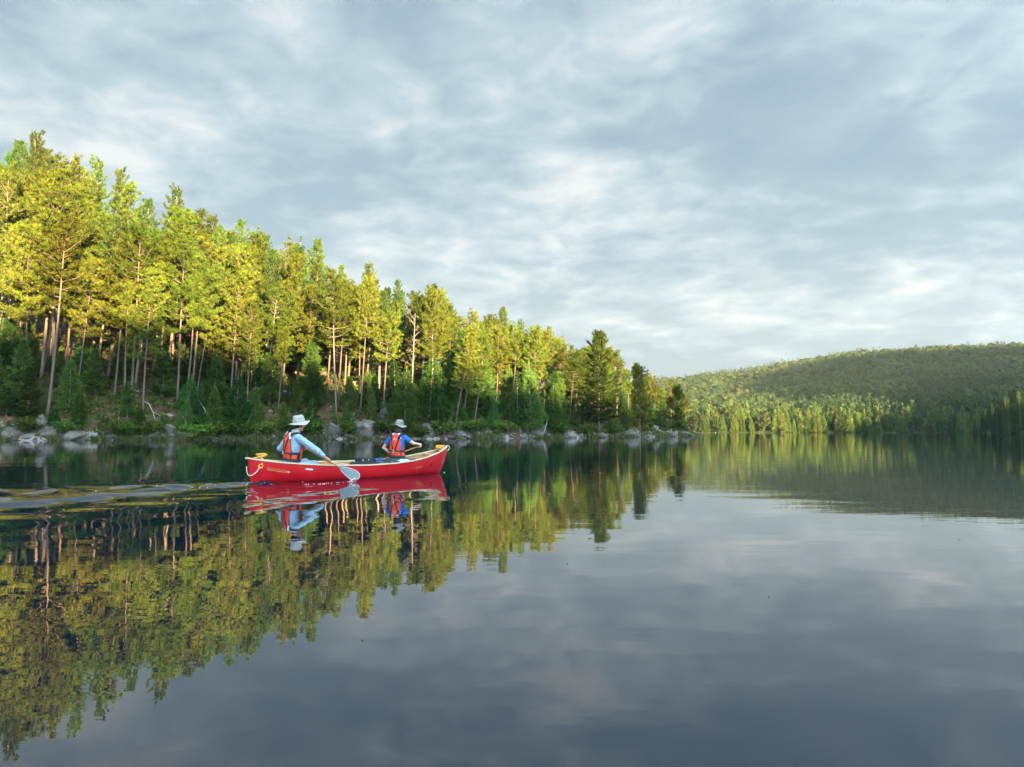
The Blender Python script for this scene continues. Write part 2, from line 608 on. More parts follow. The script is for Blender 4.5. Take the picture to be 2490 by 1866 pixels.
# shadow heights wanted on the far side, by position across the sun's line: (across, metres beyond the axis, height)
CR_U = [-260, -60, -6, 25, 41, 62, 86, 120, 200, 250, 276, 300, 330, 380, 450, 560, 700, 1000, 1250]
CR_H = [v + (CR_V + d) * TE for v, d in ((9, 80), (12, 85), (13, 88), (9.5, 84), (6.5, 81), (5, 84), (4, 89), (2, 100), (0, 220), (-3, 250), (-5, 240), (-4, 225), (-1, 260), (4, 310), (26, 430), (48, 540), (64, 640), (64, 700), (30, 700))]


def ridge_h(x, y):
    u = x * UD[0] + y * UD[1]
    v = x * SD[0] + y * SD[1]
    crest = np.interp(u, CR_U, CR_H)
    a = np.clip((v - 60) / (CR_V - 60), 0, 1)
    up = a ** 1.5
    back = np.clip((v - CR_V) / 240, 0, 1)
    tree = 4.5 * (vn(u / 3.2, v / 3.2, 3) - 0.5) + 3.0 * (vn(u / 1.4, v / 1.4, 5) - 0.5)
    return np.where(v < 60, -3.0, crest * up * (1 - 0.8 * back) + tree * np.clip(a * 3, 0, 1))


def build_ridge():
    us = np.concatenate([np.arange(-260, -60, 12), np.arange(-60, 420, 2.0), np.arange(420, 1251, 6)])
    vs_ = np.concatenate([np.arange(56, 270, 9), np.arange(270, 330, 2.0), np.arange(330, 600, 20)])
    U, Vv = np.meshgrid(us, vs_)
    X = U * UD[0] + Vv * SD[0]; Y = U * UD[1] + Vv * SD[1]
    Z = ridge_h(X, Y)
    w = len(us)
    idx = np.arange(U.size).reshape(U.shape)
    F = np.stack([idx[:-1, :-1], idx[:-1, 1:], idx[1:, 1:], idx[1:, :-1]], -1).reshape(-1, 4)
    V = np.stack([X, Y, Z], -1).reshape(-1, 3)
    # the ridge stays out of the lake that is in view
    inview = (V[:, 1] > 0) & (np.abs(V[:, 0]) < 0.80 * V[:, 1])
    V[inview, 2] = -3.0
    me = new_mesh('opposite_ridge', V, F)
    return tag(link('opposite_ridge', me, MT['ridge']), kind='structure')


MT['ridge'] = pmat('far_woods_floor', (0.045, 0.062, 0.025), 0.95, 0.4, 0.2, spec=0.1)
build_ridge()

# the wooded hill beyond the lake
HILL_PX = [1480, 1600, 1700, 1801, 1880, 1962, 2083, 2244, 2425, 2490, 2650]
HILL_PY = [938, 928, 917, 904, 890, 876, 860, 853, 843, 844, 850]
FAR_Y = 352.0


def hill_h(x, y):
    x = np.asarray(x, float); y = np.asarray(y, float)
    px = 1245 + FPX * x / np.maximum(y, 1)
    top = (1048 - np.interp(px, HILL_PX, HILL_PY)) / FPX * 930 - 9.0
    sh = FAR_Y + 14 * fbm(x / 60, x * 0 + 3.1, 3, 1)
    t = (y - sh)
    s = np.clip(t / 560, 0, 1)
    lift = np.interp(s, [0, 0.03, 0.10, 0.22, 0.30, 0.42, 0.55, 0.70, 0.86, 1.0], [0, 0.02, 0.10, 0.145, 0.24, 0.37, 0.53, 0.73, 0.93, 1.0])
    z = top * lift + np.clip(t / 60, 0, 1) * (9 * fbm(x / 70, y / 45, 3, 11) + 7 * fbm(x / 26, y / 18, 3, 13)) + np.clip(t / 14, 0, 1) * 0.5
    # beyond the crest it falls away
    z = z - np.clip(t - 580, 0, None) * 0.20
    return np.where(t > 0, z, -0.4 + np.maximum(t, -3) * 0.4)


hill = heightfield('far_hill', 10, 760, 330, 1010, 7.0, hill_h, MT['ridge'],
                   lambda V: (V[:, 2] > -1.4))
tag(hill, kind='structure')

# dark point on the right shore
RP = np.array([(420, 150), (300, 210), (215, 232), (187, 244), (179, 256), (175, 266), (183, 280), (192, 292), (208, 310), (250, 330), (420, 340)], float)[::-1]


def rpoint_h(x, y):
    t = shore_dist(x, y, RP) + 3 * fbm(np.asarray(x) / 9, np.asarray(y) / 9, 3, 21)
    return np.where(t > 0, 0.5 * np.clip(t, 0, 1.5) + 0.16 * np.clip(t, 0, 60), -0.3 + np.maximum(t, -4) * 0.4)


rp = heightfield('right_point', 150, 300, 215, 345, 2.0, rpoint_h, MT['ridge'], lambda V: V[:, 2] > -1.2)
tag(rp, kind='structure')

# ------------------------------------------------------------------ the lake
CAN_C, CAN_A = (-3.24, 14.9), R(46)
FW = np.array([math.cos(CAN_A), math.sin(CAN_A)]); PT = np.array([-math.sin(CAN_A), math.cos(CAN_A)])


def half_wl(a):
    """Half breadth of the hull at the waterline, a metres ahead of amidships."""
    s = np.clip(np.abs(a - 0.03) / 2.27, 0, 1)
    return 0.385 * (1 - s ** 2.1) ** 0.95


def wake_h(X, Y):
    a = (X - CAN_C[0]) * FW[0] + (Y - CAN_C[1]) * FW[1]
    b = (X - CAN_C[0]) * PT[0] + (Y - CAN_C[1]) * PT[1]
    z = np.zeros_like(X)
    wob = 0.75 * fbm(X / 1.0, Y / 1.0, 3, 31)
    brk = np.clip(0.15 + 2.6 * vn(X / 0.75 + 0.5 * Y, Y / 0.55, 37) * vn(X / 1.9, Y / 1.3, 39), 0, 1.7)
    for a0, amp in ((2.25, 0.008), (-2.1, 0.050)):
        r = a0 - a + wob * 0.5
        rp_ = np.clip(r, 0.02, None)
        q = np.abs(b) + wob * 0.22
        arm = np.exp(-((q - 0.30 * rp_ - 0.10) / (0.10 * rp_ + 0.16)) ** 2)
        ph = 2 * math.pi * (0.62 * rp_ + 0.95 * q) / 0.74
        z += amp * brk * (r > 0) * arm * np.cos(ph) * np.clip(rp_ / 0.4, 0, 1) / np.sqrt(1 + 0.35 * rp_)
        tr = np.exp(-(q / (0.30 * rp_ + 0.16)) ** 2)
        z += 0.62 * amp * brk * (r > 0) * tr * np.cos(2 * math.pi * rp_ / 1.05 + 0.6 + 3.0 * q * q / (rp_ + .5)) * np.clip(rp_ / 0.5, 0, 1) / np.sqrt(1 + 0.2 * rp_)
    # turbulent boil in the track astern
    r = -2.15 - a
    core = np.exp(-(b / (0.12 * np.clip(r, 0, None) + 0.30)) ** 2) * (r > -0.5) * np.exp(-np.clip(r, 0, None) / 5.0)
    z += core * np.clip(2.8 - np.clip(r, 0, None) * 1.0, 0.4, 2.8) * (0.085 * fbm(X / 0.32, Y / 0.22, 3, 41) + 0.012 * fbm(X / 0.9, Y / 0.5, 2, 43))
    # old slow undulation spreading on the near side
    g = np.exp(-((b + 2.6) / 2.2) ** 2) * np.clip((1.5 - a) / 3, 0, 1)
    z += 0.0050 * g * np.cos(2 * math.pi * (0.42 * a - 1.0 * b + 0.8 * wob) / 1.45)
    # rings where the paddle last came out of the water, and the drops falling off it now
    for (ca, cb, am, lam, dec) in ((-0.62, -1.02, 0.003, 0.16, 0.5), (-1.55, -0.95, 0.004, 0.28, 0.8), (-3.2, -0.9, 0.004, 0.34, 1.0)):
        d = np.hypot(a - ca, b - cb)
        z += am * np.cos(2 * math.pi * d / lam) * np.exp(-d / dec * 1.6)
    inside = (np.abs(b) < half_wl(a) - 0.035) & (np.abs(a - 0.03) < 2.24)
    return z, inside


def build_lake():
    st = 0.045
    x0, x1, y0, y1 = -13.5, 2.5, 6.0, 19.5
    xs, ys = np.arange(x0, x1 + 1e-6, st), np.arange(y0, y1 + 1e-6, st)
    xs[-1], ys[-1] = x1, y1
    X, Y = np.meshgrid(xs, ys)
    Z, inside = wake_h(X, Y)
    ed = np.minimum(np.minimum(X - x0, x1 - X), np.minimum(Y - y0, y1 - Y))
    f = np.clip(ed / 1.2, 0, 1)
    Z = np.where(inside, -0.34, Z * f * f * (3 - 2 * f))
    idx = np.arange(X.size).reshape(X.shape)
    F = np.stack([idx[:-1, :-1], idx[:-1, 1:], idx[1:, 1:], idx[1:, :-1]], -1).reshape(-1, 4)
    V = np.stack([X, Y, Z], -1).reshape(-1, 3)
    gx, gy = [-900, x0, x1, 1400], [-700, y0, y1, 1500]
    n0 = len(V)
    big = np.array([(a, b, 0) for b in gy for a in gx], float)
    F2 = [[n0 + j * 4 + i, n0 + j * 4 + i + 1, n0 + (j + 1) * 4 + i + 1, n0 + (j + 1) * 4 + i] for j in range(3) for i in range(3) if not (i == 1 and j == 1)]
    me = new_mesh('lake', np.vstack([V, big]), np.vstack([F, np.array(F2)]))
    me.polygons.foreach_set('use_smooth', np.ones(len(me.polygons), bool))
    return tag(link('lake', me, MT['water']), kind='structure')


lake = build_lake()

# ------------------------------------------------------------------ trees
class Fol:
    """Foliage as many small blades, gathered in tufts."""
    def __init__(self, seed):
        self.r = np.random.RandomState(seed)
        self.T, self.tint = [], []

    def tufts(self, C, D, length, width, nb, spread, tint=None):
        r = self.r
        C = np.asarray(C, float).reshape(-1, 3); D = np.asarray(D, float).reshape(-1, 3)
        n = len(C)
        if n == 0:
            return
        D = D / (np.linalg.norm(D, axis=1, keepdims=True) + 1e-9)
        Cb = np.repeat(C, nb, 0); Db = np.repeat(D, nb, 0)
        rv = r.normal(size=(n * nb, 3)); rv /= np.linalg.norm(rv, axis=1, keepdims=True)
        Db = Db + spread * rv; Db /= np.linalg.norm(Db, axis=1, keepdims=True)
        rv2 = r.normal(size=(n * nb, 3))
        S = np.cross(Db, rv2); S /= (np.linalg.norm(S, axis=1, keepdims=True) + 1e-9)
        Lb = length * r.uniform(0.65, 1.15, (n * nb, 1)); W = width * r.uniform(0.7, 1.3, (n * nb, 1))
        Cb = Cb + r.normal(size=Cb.shape) * length * 0.12
        tri = np.stack([Cb - S * W * 0.5, Cb + S * W * 0.5, Cb + Db * Lb], 1)
        self.T.append(tri)
        tn = r.rand(n) if tint is None else np.asarray(tint)
        self.tint.append(np.clip(np.repeat(tn, nb) + r.normal(size=n * nb) * 0.08, 0, 1))

    def mesh(self, name, mat):
        T = np.concatenate(self.T).reshape(-1, 3)
        tn = np.concatenate(self.tint)
        me = new_mesh(name, T, np.arange(len(T)).reshape(-1, 3))
        a = me.attributes.new('tint', 'FLOAT', 'FACE')
        a.data.foreach_set('value', tn.astype(np.float32))
        me.materials.append(mat)
        return me


class Tree:
    pass


def limb_pts(p, az, L, el, curl, n=5, rs=None):
    h = np.array([math.cos(az), math.sin(az), 0])
    out = []
    for i in range(n):
        s = i / (n - 1)
        q = p + h * L * s + np.array([0, 0, 1]) * (L * s * math.tan(el) + curl * L * s * s)
        if rs is not None and i:
            q = q + rs.normal(size=3) * L * 0.025
        out.append(q)
    return out


def finish(name, wood, fol, wmat, fmat, H, bare):
    t = Tree()
    t.H, t.bare = H, bare
    t.trunk = wood.mesh(name + '_trunk')
    t.trunk.materials.append(wmat)
    t.crown = fol.mesh(name + '_crown', fmat)
    return t


def trunk_curve(rs, H, bend, r0, r1, wood, k=9, flare=True):
    ph = rs.uniform(0, 6.28)
    n = 12
    pts, rad = [], []
    for i in range(n):
        s = i / (n - 1)
        x = bend * math.sin(s * 2.6 + ph) - bend * math.sin(ph)
        y = bend * math.cos(s * 2.2 + ph * 1.7) - bend * math.cos(ph * 1.7)
        z = H * s - (0.5 if i == 0 else 0)
        pts.append(np.array([x, y, z]))
        rad.append(r0 + (r1 - r0) * s ** 0.85 + (0.35 * r0 if i == 0 and flare else 0))
    wood.tube(pts, rad, k)
    zs = [p[2] for p in pts]
    return lambda z: np.array([np.interp(z, zs, [p[0] for p in pts]), np.interp(z, zs, [p[1] for p in pts]), z])


def red_pine(seed, H=20.0, cs=0.5, Rm=2.7, dens=1.0):
    rs = np.random.RandomState(seed)
    wood, fol = MB(), Fol(seed)
    ax = trunk_curve(rs, H, rs.uniform(0.08, 0.36), 0.165, 0.03, wood)
    z0 = cs * H
    z = z0
    C, D = [], []
    while z < H * 0.985:
        t = (z - z0) / (H - z0)
        prof = (1 - t) ** 0.55 * (0.6 + 0.4 * min(1, t / 0.25)) + 0.08
        for k in range(rs.randint(3, 6)):
            if t < 0.12 and rs.rand() < 0.35:
                continue
            az = rs.uniform(0, 6.283)
            L = Rm * prof * rs.uniform(0.55, 1.2)
            el = R(-8 + 58 * t ** 1.2 + rs.uniform(-10, 10))
            pts = limb_pts(ax(z), az, L, el, 0.26, 5, rs)
            wood.tube(pts, [0.034 * (0.6 + L / Rm) * f for f in (1, .8, .6, .4, .22)], 4, False)
            m = max(3, int(L * 2.2 * dens))
            for s in np.linspace(0.34, 1.0, m):
                b = np.array([np.interp(s, np.linspace(0, 1, 5), [p[c] for p in pts]) for c in range(3)])
                side = np.array([-math.sin(az), math.cos(az), 0]) * rs.uniform(-1, 1) * (0.10 + 0.30 * L * (1.15 - s))
                c = b + side + np.array([0, 0, rs.uniform(0.0, 0.25)])
                wood.tube([b - (b - pts[0]) * 0.12, c], [0.014, 0.007], 3, False)
                dd = np.array([math.cos(az), math.sin(az), 0]) * 0.6 + np.array([0, 0, 0.85]) + side * 0.5
                for j in range(5):
                    C.append(c + rs.normal(size=3) * np.array([0.20, 0.20, 0.13]))
                    D.append(dd + rs.normal(size=3) * 0.35)
        z += rs.uniform(0.48, 0.80)
    for k in range(5):
        C.append(ax(H * (0.985 - 0.012 * k)) + rs.normal(size=3) * 0.12); D.append([0, 0, 1])
    fol.tufts(C, D, 0.44, 0.060, 14, 0.8)
    # bare dead limbs under the crown
    for k in range(rs.randint(6, 13)):
        zz = rs.uniform(0.18, cs + 0.06) * H
        pts = limb_pts(ax(zz), rs.uniform(0, 6.28), rs.uniform(0.4, 1.9), R(rs.uniform(-22, 12)), -0.05, 4, rs)
        wood.tube(pts, [0.026, 0.018, 0.013, 0.007], 3, False)
    return finish('red_pine', wood, fol, MT['bark_red'], MT['red_pine'], H, cs)


def white_pine(seed, H=22.0, cs=0.25, Rm=3.6, dens=1.0, gap=1.0, mat='white_pine'):
    rs = np.random.RandomState(seed)
    wood, fol = MB(), Fol(seed)
    ax = trunk_curve(rs, H, rs.uniform(0.05, 0.2), 0.24, 0.025, wood)
    z0 = cs * H
    z = z0
    C, D, TN = [], [], []
    lop = rs.uniform(0, 6.28)
    while z < H * 0.985:
        t = (z - z0) / (H - z0)
        prof = (1 - t) ** 0.88 * (0.75 + 0.25 * min(1, t / 0.2)) + 0.06
        nb = rs.randint(4, 7)
        a0 = rs.uniform(0, 6.28)
        for k in range(nb):
            az = a0 + k * 6.283 / nb + rs.uniform(-0.3, 0.3)
            L = Rm * prof * rs.uniform(0.5, 1.2) * (1 + 0.22 * math.cos(az - lop))
            el = R(-4 + 20 * t + 34 * max(0, t - 0.55) / 0.45 + rs.uniform(-7, 7))
            curl = 0.10 + 0.34 * t
            pts = limb_pts(ax(z), az, L, el, curl, 5, rs)
            wood.tube(pts, [0.05 * (0.5 + L / Rm) * f for f in (1, .8, .6, .4, .2)], 4, False)
            m = max(6, int(L * 10.5 * dens))
            tb = rs.rand()
            for s in np.sqrt(np.linspace(0.07, 1.0, m)):
                b = np.array([np.interp(s, np.linspace(0, 1, 5), [p[c] for p in pts]) for c in range(3)])
                lat = rs.uniform(-1, 1)
                side = np.array([-math.sin(az), math.cos(az), 0]) * lat * (0.10 + 0.40 * L * (1.12 - s) * min(1, s * 1.8))
                c = b + side + np.array([0, 0, rs.uniform(-0.03, 0.16)])
                C.append(c)
                D.append(np.array([math.cos(az), math.sin(az), 0]) * 0.8 + side * 0.5 + np.array([0, 0, 0.45]) + rs.normal(size=3) * 0.2)
                TN.append(0.6 * tb + 0.4 * rs.rand())
        z += gap * rs.uniform(0.55, 1.0) * (1.0 - 0.45 * t)
    for k in range(6):
        C.append(ax(H * (0.985 - 0.013 * k)) + rs.normal(size=3) * 0.08); D.append([0, 0, 1]); TN.append(0.6)
    fol.tufts(C, D, 0.38, 0.055, 16, 0.75, TN)
    for k in range(rs.randint(2, 6)):
        zz = rs.uniform(0.12, cs + 0.03) * H
        pts = limb_pts(ax(zz), rs.uniform(0, 6.28), rs.uniform(0.5, 1.8), R(rs.uniform(-18, 10)), -0.04, 4, rs)
        wood.tube(pts, [0.026, 0.018, 0.013, 0.007], 3, False)
    return finish('white_pine', wood, fol, MT['bark_white'], MT[mat], H, cs)


def cone_tree(seed, H, Rb, n, mat, tuft=(0.30, 0.075, 10, 0.8), droop=-0.1, base=0.03, power=0.8, lump=0.25, bark='bark_grey', name='cedar'):
    rs = np.random.RandomState(seed)
    wood, fol = MB(), Fol(seed)
    ax = trunk_curve(rs, H * 0.97, 0.05, 0.03 * H * 0.45, 0.012, wood, 7)
    ph = rs.uniform(0, 6.28, 6)
    u = rs.rand(n)
    z = H * (base + (1 - base) * (1 - np.sqrt(1 - u * 0.995)))
    a = rs.uniform(0, 6.283, n)
    lay = 1 + lump * (np.sin(a * 2 + ph[0] + z * 1.1) * 0.5 + np.sin(a * 3 + ph[1] - z * 1.9) * 0.4 + np.sin(z * 5.2 + ph[2] + a) * 0.5)
    Rz = Rb * np.clip(1 - z / H, 0.015, 1) ** power * np.clip(z / H * 6 + 0.55, 0, 1) * lay
    rr = Rz * np.sqrt(rs.uniform(0.30, 1.0, n))
    bx = np.array([ax(q) for q in z])
    C = np.stack([bx[:, 0] + rr * np.cos(a), bx[:, 1] + rr * np.sin(a), z + droop * rr], 1)
    D = np.stack([np.cos(a), np.sin(a), 0.45 + 0 * a], 1) + rs.normal(size=(n, 3)) * 0.3
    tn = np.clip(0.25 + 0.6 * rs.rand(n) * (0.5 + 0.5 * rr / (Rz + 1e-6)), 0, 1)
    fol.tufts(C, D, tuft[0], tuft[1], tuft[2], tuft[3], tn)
    C2 = [ax(H * 0.97) + np.array([0, 0, 0.10 * k]) for k in range(3)]
    fol.tufts(C2, [[0, 0, 1]] * 3, tuft[0], tuft[1], tuft[2], 0.35)
    for k in range(int(H * 3)):
        zz = rs.uniform(base, 0.85) * H
        L = Rb * (1 - zz / H) ** power * 0.8
        wood.tube(limb_pts(ax(zz), rs.uniform(0, 6.28), L, R(rs.uniform(-10, 12)), 0.02, 3, rs), [0.018, 0.012, 0.006], 3, False)
    return finish(name, wood, fol, MT[bark], MT[mat], H, base)


def snag(seed, H):
    rs = np.random.RandomState(seed)
    wood, fol = MB(), Fol(seed)
    ax = trunk_curve(rs, H, 0.25, 0.17, 0.05, wood)
    C, D = [], []
    for k in range(16):
        zz = rs.uniform(0.45, 0.97) * H
        pts = limb_pts(ax(zz), rs.uniform(0, 6.28), rs.uniform(0.5, 2.2), R(rs.uniform(5, 45)), 0.15, 4, rs)
        wood.tube(pts, [0.06, 0.045, 0.03, 0.012], 4, False)
        for q in pts[2:]:
            for j in range(3):
                C.append(q + rs.normal(size=3) * 0.22); D.append(rs.normal(size=3))
    fol.tufts(C, D, 0.34, 0.06, 9, 0.9)
    return finish('forked_pine', wood, fol, MT['bark_grey'], MT['dead'], H, 0.5)


def bush(seed, Rb, H, n, mat, leaf=(0.17, 0.10, 4, 1.2)):
    rs = np.random.RandomState(seed)
    wood, fol = MB(), Fol(seed)
    C, D = [], []
    for k in range(7):
        az, L = rs.uniform(0, 6.28), Rb * rs.uniform(0.5, 0.95)
        pts = limb_pts(np.array([0, 0, -0.1]), az, L, R(rs.uniform(35, 70)), -0.1, 4, rs)
        wood.tube(pts, [0.03, 0.022, 0.014, 0.006], 4, False)
    lob = [(rs.uniform(-.55, .55) * Rb, rs.uniform(-.55, .55) * Rb, rs.uniform(0.3, 0.72) * H, rs.uniform(0.35, 0.62)) for k in range(7)]
    for k in range(n):
        x, y, z, s = lob[rs.randint(7)]
        d = rs.normal(size=3); d /= np.linalg.norm(d)
        q = np.array([x, y, z]) + d * np.array([Rb * s, Rb * s, H * s * 0.55]) * rs.uniform(0.6, 1.05)
        if q[2] < 0.03:
            q[2] = rs.uniform(0.03, 0.3)
        C.append(q); D.append(d + np.array([0, 0, 0.35]))
    fol.tufts(C, D, leaf[0], leaf[1], leaf[2], leaf[3])
    return finish('shrub', wood, fol, MT['bark_grey'], MT[mat], H, 0)


V_RED = [red_pine(100 + i, 20.0, cs, rm) for i, (cs, rm) in enumerate([(0.42, 3.5), (0.48, 3.0), (0.52, 3.5), (0.58, 2.8), (0.45, 4.0), (0.36, 3.2), (0.50, 3.8), (0.62, 3.2), (0.40, 2.7)])]
V_SLIM = [red_pine(140 + i, 16.0, 0.62, 1.5) for i in range(3)]
V_WHITE = [white_pine(200 + i, 22.0, cs, rm, 1.0, g) for i, (cs, rm, g) in enumerate([(0.25, 3.9, 1.0), (0.30, 3.4, 1.1), (0.20, 4.3, 1.0), (0.36, 3.2, 1.2)])]
V_WLOW = [white_pine(240 + i, 9.0, 0.10, 2.0, 1.2, 0.55) for i in range(3)]
V_BIG = white_pine(260, 16.0, 0.10, 4.4, 1.35, 0.72)
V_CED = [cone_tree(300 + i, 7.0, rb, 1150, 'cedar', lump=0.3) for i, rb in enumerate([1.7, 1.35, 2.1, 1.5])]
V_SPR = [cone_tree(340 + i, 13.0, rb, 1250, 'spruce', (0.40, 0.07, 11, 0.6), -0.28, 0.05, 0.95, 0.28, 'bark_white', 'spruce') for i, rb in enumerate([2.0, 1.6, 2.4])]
V_SNAG = snag(380, 17.0)
V_BUSH = [bush(400 + i, 1.1, 1.3, 420, 'shrub') for i in range(3)]
V_LIME = bush(420, 1.0, 1.2, 460, 'lime')
V_YOUNG = [cone_tree(440 + i, 3.2, 1.0, 420, 'cedar', (0.26, 0.09, 7, 0.8), -0.1, 0.02, 0.7, 0.35) for i in range(2)]

FOREST = []      # (root, kind words, row, column in the photo, extra words)


def plant(var, name, x, y, height, lean=(0, 0), rz=None, sink=0.15, z=None, wide=1.0, spec=None):
    r = empty(name)
    gz = float(bank_h(np.array(x), np.array(y))) if z is None else z
    k = height / var.H
    r.location = (x, y, gz - sink)
    r.rotation_euler = (lean[1], lean[0], 0)
    r.scale = (k * wide, k * wide, k)
    rz = random.uniform(0, 6.28) if rz is None else rz
    for nm, me in (('trunk', var.trunk), ('crown', var.crown)):
        c = bpy.data.objects.new(nm, me)
        COL.objects.link(c)
        c.parent = r
        c.rotation_euler = (0, 0, rz)
    FOREST.append((r, spec, colpx(x, y, gz)))
    return r


def ground_at(x, y):
    return float(bank_h(np.array(x), np.array(y)))


def find_on_bank(px, py, y_lo=66, y_hi=150):
    """Where the line of sight through (px, py) first meets the bank."""
    ys = np.linspace(y_lo, y_hi, 500)
    P = [at(px, v, py=py) for v in ys]
    xs = np.array([p.x for p in P]); zs = np.array([p.z for p in P])
    g = bank_h(xs, ys)
    hit = np.where(g >= zs)[0]
    i = hit[0] if len(hit) else 0
    return xs[i], ys[i]


SKY_PX = [-60, 0, 55, 110, 150, 215, 270, 300, 345, 415, 460, 520, 570, 640, 690, 720, 765, 830, 895, 960, 1060, 1110, 1150, 1220, 1270, 1300, 1340, 1400, 1450, 1500, 1540, 1580, 1630, 1665, 1690]
SKY_PY = [330, 350, 325, 385, 410, 390, 418, 470, 515, 460, 530, 535, 540, 578, 615, 585, 595, 655, 645, 690, 705, 790, 775, 762, 815, 798, 802, 850, 815, 850, 905, 905, 930, 965, 1020]


def sky_limit(px):
    return float(np.interp(px, SKY_PX, SKY_PY))


SP = {'red': 'red pine', 'white': 'white pine', 'slim': 'slender pine', 'ced': 'cedar', 'spr': 'spruce', 'low': 'young white pine', 'big': 'white pine', 'snag': 'forked dead pine', 'bush': 'shrub', 'lime': 'shrub', 'young': 'young cedar'}


def variant(kind, i=None):
    v = {'red': V_RED, 'white': V_WHITE, 'slim': V_SLIM, 'ced': V_CED, 'spr': V_SPR, 'low': V_WLOW, 'big': [V_BIG], 'snag': [V_SNAG], 'bush': V_BUSH, 'lime': [V_LIME], 'young': V_YOUNG}[kind]
    return v[(random.randrange(len(v)) if i is None else i) % len(v)]


# skyline: (column, row of the top, metres inland of the shore, kind)
SKYLINE = [(8, 350, 30, 'white'), (55, 325, 26, 'white'), (105, 385, 30, 'red'), (150, 412, 26, 'white'), (218, 388, 28, 'white'), (268, 416, 27, 'white'), (305, 462, 26, 'red'), (350, 488, 25, 'white'),
           (418, 458, 27, 'white'), (458, 525, 25, 'white'), (505, 530, 22, 'white'), (572, 537, 25, 'white'), (612, 575, 24, 'red'), (642, 572, 25, 'white'), (690, 605, 25, 'red'), (718, 578, 26, 'spr'), (768, 588, 24, 'white'),
           (832, 648, 24, 'white'), (895, 642, 24, 'white'), (965, 684, 24, 'white'), (1005, 730, 22, 'red'), (1062, 695, 23, 'white'), (1095, 745, 20, 'white'), (1150, 768, 20, 'red'), (1190, 775, 18, 'red'), (1222, 752, 18, 'white'),
           (1270, 782, 16, 'white'), (1303, 793, 15, 'white'), (1338, 797, 14, 'white'), (1390, 842, 12, 'white'), (1500, 862, 10, 'red'), (1550, 893, 9, 'red'), (1585, 912, 8, 'red'), (1632, 930, 6, 'red'), (1668, 962, 5, 'red')]


def inland_point(px, t_in):
    ys = np.linspace(66, 230, 900)
    xs = np.array([at(px, v, z=4.0).x for v in ys])
    d = shore_dist(xs, ys)
    hit = np.where(d >= t_in)[0]
    if len(hit):
        i = hit[0]
    else:
        i = int(np.argmax(d))
    return xs[i], ys[i]


for px, py, t_in, kind in SKYLINE:
    x, y = inland_point(px, t_in)
    g = ground_at(x, y)
    top = at(px, y, py=py).z
    plant(variant(kind), {'red': 'red_pine', 'white': 'white_pine', 'spr': 'spruce_tree'}[kind], x, y, max(4.0, top - g + 0.3), (random.uniform(-.03, .03), 0), wide=random.uniform(0.85, 1.1), spec=(kind, 'skyline'))

# front trunks that stand clear: (base column, base row, a higher point on the trunk: column, row, row of the top, kind)
FRONT = [(7, 905, 30, 700, 560, 'red'), (40, 892, 45, 772, 640, 'slim'), (112, 900, 116, 746, 600, 'red'), (114, 1017, 146, 737, 540, 'red'), (187, 955, 200, 860, 640, 'red'), (278, 966, 295, 801, 600, 'red'),
         (304, 1000, 311, 836, 690, 'slim'), (317, 984, 337, 717, 560, 'red'), (346, 1013, 362, 795, 660, 'red'), (431, 981, 443, 714, 590, 'red'), (450, 981, 460, 845, 680, 'slim'), (464, 969, 483, 830, 640, 'red'),
         (477, 972, 492, 885, 760, 'slim'), (560, 985, 568, 850, 690, 'red'), (600, 985, 606, 880, 740, 'red'), (643, 975, 656, 866, 700, 'red'), (675, 1004, 680, 921, 800, 'slim'), (748, 966, 752, 886, 700, 'red'), (795, 969, 808, 854, 720, 'slim'),
         (823, 985, 831, 815, 700, 'red'), (837, 969, 851, 780, 690, 'red'), (845, 959, 857, 793, 700, 'slim'), (872, 975, 877, 838, 730, 'red'), (883, 978, 894, 870, 745, 'slim'), (932, 994, 940, 870, 760, 'red'),
         (1064, 994, 1072, 870, 770, 'red'), (1105, 1039, 1134, 882, 800, 'red'), (1127, 1013, 1134, 927, 820, 'slim'), (1153, 1030, 1169, 898, 815, 'red'), (1205, 1010, 1209, 930, 800, 'red'), (1250, 1015, 1254, 930, 810, 'slim'),
         (1310, 998, 1317, 863, 820, 'red'), (1393, 1031, 1409, 895, 858, 'red'), (1421, 1034, 1421, 990, 880, 'slim'), (1500, 1025, 1503, 960, 880, 'red'), (1554, 1006, 1556, 941, 893, 'red'), (1573, 1044, 1576, 996, 915, 'slim'), (1640, 1040, 1643, 1000, 940, 'red')]
for i, (bx, by, hx, hy, ty, kind) in enumerate(FRONT):
    x, y = find_on_bank(bx, by)
    g = ground_at(x, y)
    p1 = at(hx, y, py=hy)
    lean = math.atan2(p1.x - x, max(0.5, p1.z - g))
    top = at(bx, y, py=ty).z
    plant(variant(kind, i), 'red_pine' if kind == 'red' else 'slender_pine', x, y, max(3.5, (top - g) / math.cos(lean)), (lean, random.uniform(-.03, .03)), spec=(kind, 'front'))

